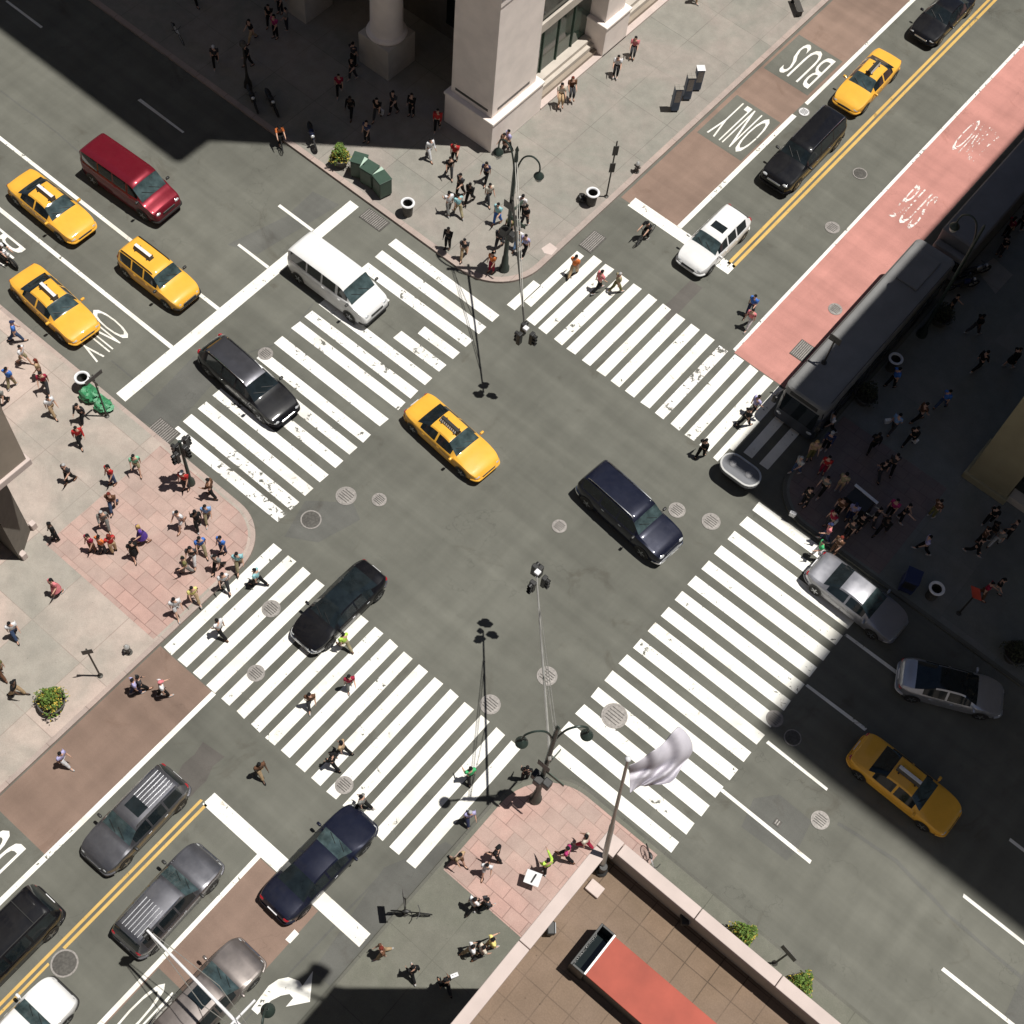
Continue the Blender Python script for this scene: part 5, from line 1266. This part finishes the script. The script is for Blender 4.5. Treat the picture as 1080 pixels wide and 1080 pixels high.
# north corner: stone building with a colonnade
b = thing('stone_building', 'pale stone corner building with giant piers and a round column, at the top', 'building', (-15.2, 16.3, 0))
bb = lambda nm, mt, x0, x1, y0, y1, z0, z1, bev=0: MB().box(x0 + 15.2, x1 + 15.2, y0 - 16.3, y1 - 16.3, z0, z1, bev=bev).build(nm, mt, b)
bb('pier_plinth', 'stone', -18.62, -15.2, 16.3, 20.65, .15, 2.2, .03); bb('plinth_moulding', 'stone', -18.68, -15.14, 16.24, 20.7, 2.202, 2.4, .05)
bb('pier', 'stone', -18.4, -15.5, 16.55, 20.3, 2.4, 10.0, .02)
for x0, x1, y0, y1 in ((-18.1, -15.8, 16.53, 16.545), (-15.495, -15.48, 17.0, 19.7)):
    bb('pier_groove', 'sign_dark', x0, x1, y0, y1, 2.7, 2.86)
y = 20.7
for k in range(4):
    y0, y1 = y, y + 5.6
    bb('window', 'green_glass', -16.75, -16.6, y0 - .3, y1 + .2, 1.0, 9.4); bb('transom', 'stone2', -16.6, -16.4, y0 - .3, y1 + .2, 4.3, 4.9); bb('transom', 'stone', -16.6, -15.9, y0 - .3, y1 + .2, 7.6, 8.3)
    bb('window_sill', 'stone2', -16.6, -16.1, y0, y1, .15, 1.05); bb('step', 'stone2', -16.1, -15.85, y0, y1, .15, .8); bb('step', 'tan', -15.85, -15.6, y0, y1, .15, .5)
    for q in (1.4, 2.8, 4.2): bb('mullion', 'dgreen', -16.6, -16.52, y0 + q, y0 + q + .07, 1.06, 4.3)
    bb('pier_plinth', 'stone', -17.6, -15.2, y1, y1 + 2.3, .15, 2.2, .03); bb('plinth_moulding', 'stone', -17.65, -15.14, y1 - .06, y1 + 2.36, 2.202, 2.4, .05)
    bb('pier', 'stone', -17.6, -15.5, y1 + .25, y1 + 2.05, 2.4, 10.0, .02)
    y = y1 + 2.3
bb('ground_step', 'coping', -15.6, -15.2, 20.7, 52, .15, .28)
for k in range(6):
    cx = -23.95 - 6.4 * k
    bb('column_plinth', 'stone2', cx - 1.12, cx + 1.12, 16.34, 18.6, .15, 2.3, .03)
    MB().lathe([(1.1, 2.3), (1.16, 2.42), (1.1, 2.56), (.98, 2.62), (.93, 2.9), (.88, 8.8), (1.0, 9.1), (1.15, 9.3), (1.2, 10.0)], 32, c=(cx + 15.2, 17.47 - 16.3, 0)).build('column', 'stone', b)
bb('inner_wall', 'shade_stone', -80, -18.5, 21.3, 21.6, .15, 10)
for k in range(9): bb('inner_window', 'glass', -22.8 - 6.4 * k, -19.6 - 6.4 * k, 21.22, 21.29, 1.2, 8)
bb('lintel', 'stone', -80, -15.45, 16.5, 20.9, 10.0, 11.3)
bb('frieze', 'stone', -80, -15.2, 16.3, 70, 11.3, 14); bb('upper_wall', 'shade_stone', -80, -15.2, 16.3, 70, 14, 50.2)
for k in range(10):
    for f in range(8):
        bb('upper_window', 'glass', -20 - 6.4 * k, -17.4 - 6.4 * k, 16.24, 16.295, 15 + f * 4.4, 17.8 + f * 4.4)
bb('cornice', 'shade_stone', -80, -14.65, 14.75, 70, 50.2, 51.6)
# left corner building
b = thing('corner_building', 'brown corner building with white ledge over dark windows, at the left edge', 'building', (-14.8, -15.4, 0))
bb = lambda nm, mt, x0, x1, y0, y1, z0, z1, bev=0: MB().box(x0 + 14.8, x1 + 14.8, y0 + 15.4, y1 + 15.4, z0, z1, bev=bev).build(nm, mt, b)
bb('upper_wall', 'tan', -60, -14.12, -70, -15.07, 7.95, 45); bb('sky_blocking_tower', 'shade_stone', -80, -26, -80, -24, 45, 130)  # tower is unseen, added to block sky light from the shaded streets
bb('ledge', 'coping', -60, -13.98, -70, -14.94, 7.55, 7.95, .04); bb('ledge_underside', 'stone2', -60, -14.5, -70, -15.5, 7.1, 7.54)
bb('shop_window', 'glass', -60, -16.4, -70, -16.3, .15, 7.1)
MB().prism([(x + 14.8, y + 15.4) for x, y in ((-16.4, -15.7), (-15.85, -15.7), (-15.0, -17.0), (-16.4, -17.0))], .15, 7.1).build('corner_pilaster', 'shade_stone', b)
for x, y in ((-15.85, -15.5), (-15.0, -16.8)): bb('pedestal', 'coping', x - .14, x + .14, y - .14, y + .14, .15, .6, .03)
yy = -20.5
for k in range(5):
    bb('pilaster', 'shade_stone', -16.4, -15.4, yy - 1.3, yy, .15, 7.1); yy -= 4.7
for k in range(7):
    for f in range(7): bb('upper_window', 'glass', -14.11, -14.07, -20.0 - 4.6 * k, -17.6 - 4.6 * k, 11.5 + f * 4.4, 14.2 + f * 4.4)
# right corner building, its tower throws the big shadow
b = thing('corner_building', 'olive stone corner building with dark shopfront, in shade at the right edge', 'building', (15.5, 16.6, 0))
bb = lambda nm, mt, x0, x1, y0, y1, z0, z1, bev=0: MB().box(x0 - 15.5, x1 - 15.5, y0 - 16.6, y1 - 16.6, z0, z1, bev=bev).build(nm, mt, b)
bb('pier', 'olive', 15.5, 17.7, 16.6, 19, .15, 8.6, .04); bb('pier_base', 'olive', 15.35, 17.8, 16.45, 19.1, .15, .6, .04)
bb('ledge', 'stone2', 15.3, 40, 16.4, 60, 8.6, 9.0, .04)
bb('shopfront', 'glass', 17.7, 40, 17.4, 60, .15, 8.6); bb('shop_sill', 'stone2', 17.7, 40, 16.8, 17.4, .15, .6); bb('side_wall', 'olive', 15.6, 17.7, 19, 60, .15, 8.6)
for k in range(5): bb('pier', 'olive', 21.5 + 4.5 * k, 22.6 + 4.5 * k, 16.7, 17.4, .6, 8.6)
bb('upper_wall', 'shade_stone', 15.5, 80, 16.55, 80, 9.0, 39.2); bb('tower', 'shade_stone', 35.8, 80, 16.3, 80, 39.2, 84)
for k in range(8):
    for f in range(7): bb('upper_window', 'glass', 15.46, 15.495, 18.5 + 4.6 * k, 21 + 4.6 * k, 11 + f * 4.0, 13.6 + f * 4.0)
# bottom corner: terrace building
b = thing('terrace_building', 'stone building at the bottom with brown tiled roof terrace and pink parapet', 'building', (14.3, -15.9, 0))
X0, Y0 = 14.42, -16.25
bb = lambda nm, mt, x0, x1, y0, y1, z0, z1, bev=0: MB().box(x0 - 14.3, x1 - 14.3, y0 + 15.9, y1 + 15.9, z0, z1, bev=bev).build(nm, mt, b)
bb('sky_blocking_tower', 'shade_stone', 24, 90, -110, -36, 23.3, 210)  # unseen tower behind the camera, added to cut sky light in the shade
bb('wall', 'stone', X0 + .06, 90, -70, Y0 - .06, 0, 23.3)
o = MB().flat([(0.3, -54), (75, -54), (75, -.55), (.3, -.55)], 23.4).build('terrace_floor', 'terrace', b)
for yy in range(14): bb('coping', 'coping', X0, X0 + .34, Y0 - .5 - 3.0 * (yy + 1) + .02, Y0 - .5 - 3.0 * yy, 24.25, 24.42, .02)
bb('coping', 'coping', X0, X0 + .5, Y0 - .48, Y0, 24.25, 24.46, .02)
for k in range(20): bb('coping', 'coping', X0 + .52 + 2.4 * k, X0 + .5 + 2.4 * (k + 1), Y0 - .34, Y0, 24.25, 24.42, .02)
bb('parapet', 'stone2', X0 + .04, X0 + .27, -70, Y0 - .04, 23.3, 24.25); bb('parapet', 'stone2', X0 + .27, 75, Y0 - .27, Y0 - .04, 23.3, 24.25)
# lower half windows of this block on its street fronts
for k in range(9):
    for f in range(4): bb('window', 'glass', X0 + .02, X0 + .055, -20 - 4.4 * k, -17.8 - 4.4 * k, 2.5 + f * 4.8, 5.4 + f * 4.8); bb('window', 'glass', 16.5 + 4.4 * k, 18.7 + 4.4 * k, Y0 - .055, Y0 - .02, 2.5 + f * 4.8, 5.4 + f * 4.8)
r = thing('roof_hatch', 'long red roofed box with black open end on the roof terrace', 'skylight', (16.1, -18.7, 23.4))
MB().box(0, 7, -.56, .56, 0, .72, bev=.01).build('side_wall', 'sign_dark', r); MB().box(.0, 7.05, -.58, .58, .722, .80, bev=.01).build('roof_sheet', 'terracotta', r)
fr = MB().box(-.42, -.36, -.62, .62, 0, .84, bev=.01).box(-.36, 0, .56, .62, 0, .84, bev=.01).box(-.36, 0, -.62, -.56, 0, .84, bev=.01); fr.build('open_frame', 'black', r)
MB().box(-.35, -.01, -.55, .55, .01, .30).build('glass_pane', 'glass', r); MB().box(-.03, .03, -.6, .6, .802, .86, bev=.01).build('white_edge', 'wire', r)
f = thing('flagpole', 'grey flagpole leaning out over the terrace corner', 'flagpole', (14.86, -16.9, 23.4))
tipw = G(662, 802, 29.9) - Vector((14.86, -16.9, 23.4))
MB().tube([(0, 0, 0), tipw * .45, tipw * .46, tipw], [.075, .065, .05, .035], 10).build('pole', 'galv', f)
MB().lathe([(.16, 0), (.16, .1), (.1, .14), (.1, .5)], 12).build('base', 'black', f); MB().ball(tuple(tipw * 1.01), .07).build('finial', 'white', f)
MB().box(-.05, .35, -.62, -.3, .0, .12, bev=.02).build('foot_block', 'coping', f)
fl = thing('flag', 'pale lilac flag blowing from the leaning flagpole', 'flag', tuple(Vector((14.86, -16.9, 23.4)) + tipw))
def P3(px, py, z): return G(px, py, z) - Vector((14.86, -16.9, 23.4)) - tipw
edge = [((663, 807), (688, 797), (715, 766)), ((663, 810), (694, 800), (727, 775)), ((663, 813), (700, 806), (733, 793)), ((664, 816), (696, 812), (724, 803)), ((664, 820), (693, 815), (716, 815)), ((664, 827), (686, 818), (709, 827)), ((664, 838), (674, 826), (688, 829))]
mb = MB(); nU = 26
zz = [29.75, 29.55, 29.2, 28.75, 28.95, 28.6, 28.4]
for j, ((ax, ay), (mx, my), (bx, by)) in enumerate(edge):
    for i in range(nU + 1):
        u = i / nU; px = (1 - u) ** 2 * ax + 2 * u * (1 - u) * mx + u * u * bx; py = (1 - u) ** 2 * ay + 2 * u * (1 - u) * my + u * u * by
        z = zz[j] - u * .15 + .17 * math.sin(u * 15 + j * .9) * min(1, u * 3)
        px += 1.2 * math.sin(u * 13 + j * 1.3) * u; py += 1.4 * math.sin(u * 11 + j * 2.1) * u
        mb.v.append(tuple(P3(px, py, z)))
for j in range(len(edge) - 1):
    for i in range(nU): a = j * (nU + 1) + i; mb.f.append((a, a + 1, a + nU + 2, a + nU + 1)); mb.m.append(0); mb.sm.append(True)
fo = mb.build('cloth', 'flag', fl, 180); so_ = fo.modifiers.new('thick', 'SOLIDIFY'); so_.thickness = .01; ss = fo.modifiers.new('sub', 'SUBSURF'); ss.levels = 1; ss.render_levels = 1
for px, py, lb in ((581, 979, 'small floodlight on the terrace beside the left parapet'), (722, 969, 'small floodlight in the shade of the long parapet')):
    p = G(px, py, 23.7); t = thing('floodlight', lb, 'floodlight', (p.x, p.y, 23.4), R(40), 'terrace floodlights')
    MB().box(-.1, .1, -.16, .16, .2, .38, bev=.03).build('housing', 'black', t); MB().box(.1, .12, -.13, .13, .22, .36, bev=.005).build('lens', 'lens', t); MB().tube([(0, 0, 0), (0, 0, .22)], .025, 6).build('stand', 'black', t)
for c in list(bpy.data.materials):
    if c.users == 0: bpy.data.materials.remove(c)
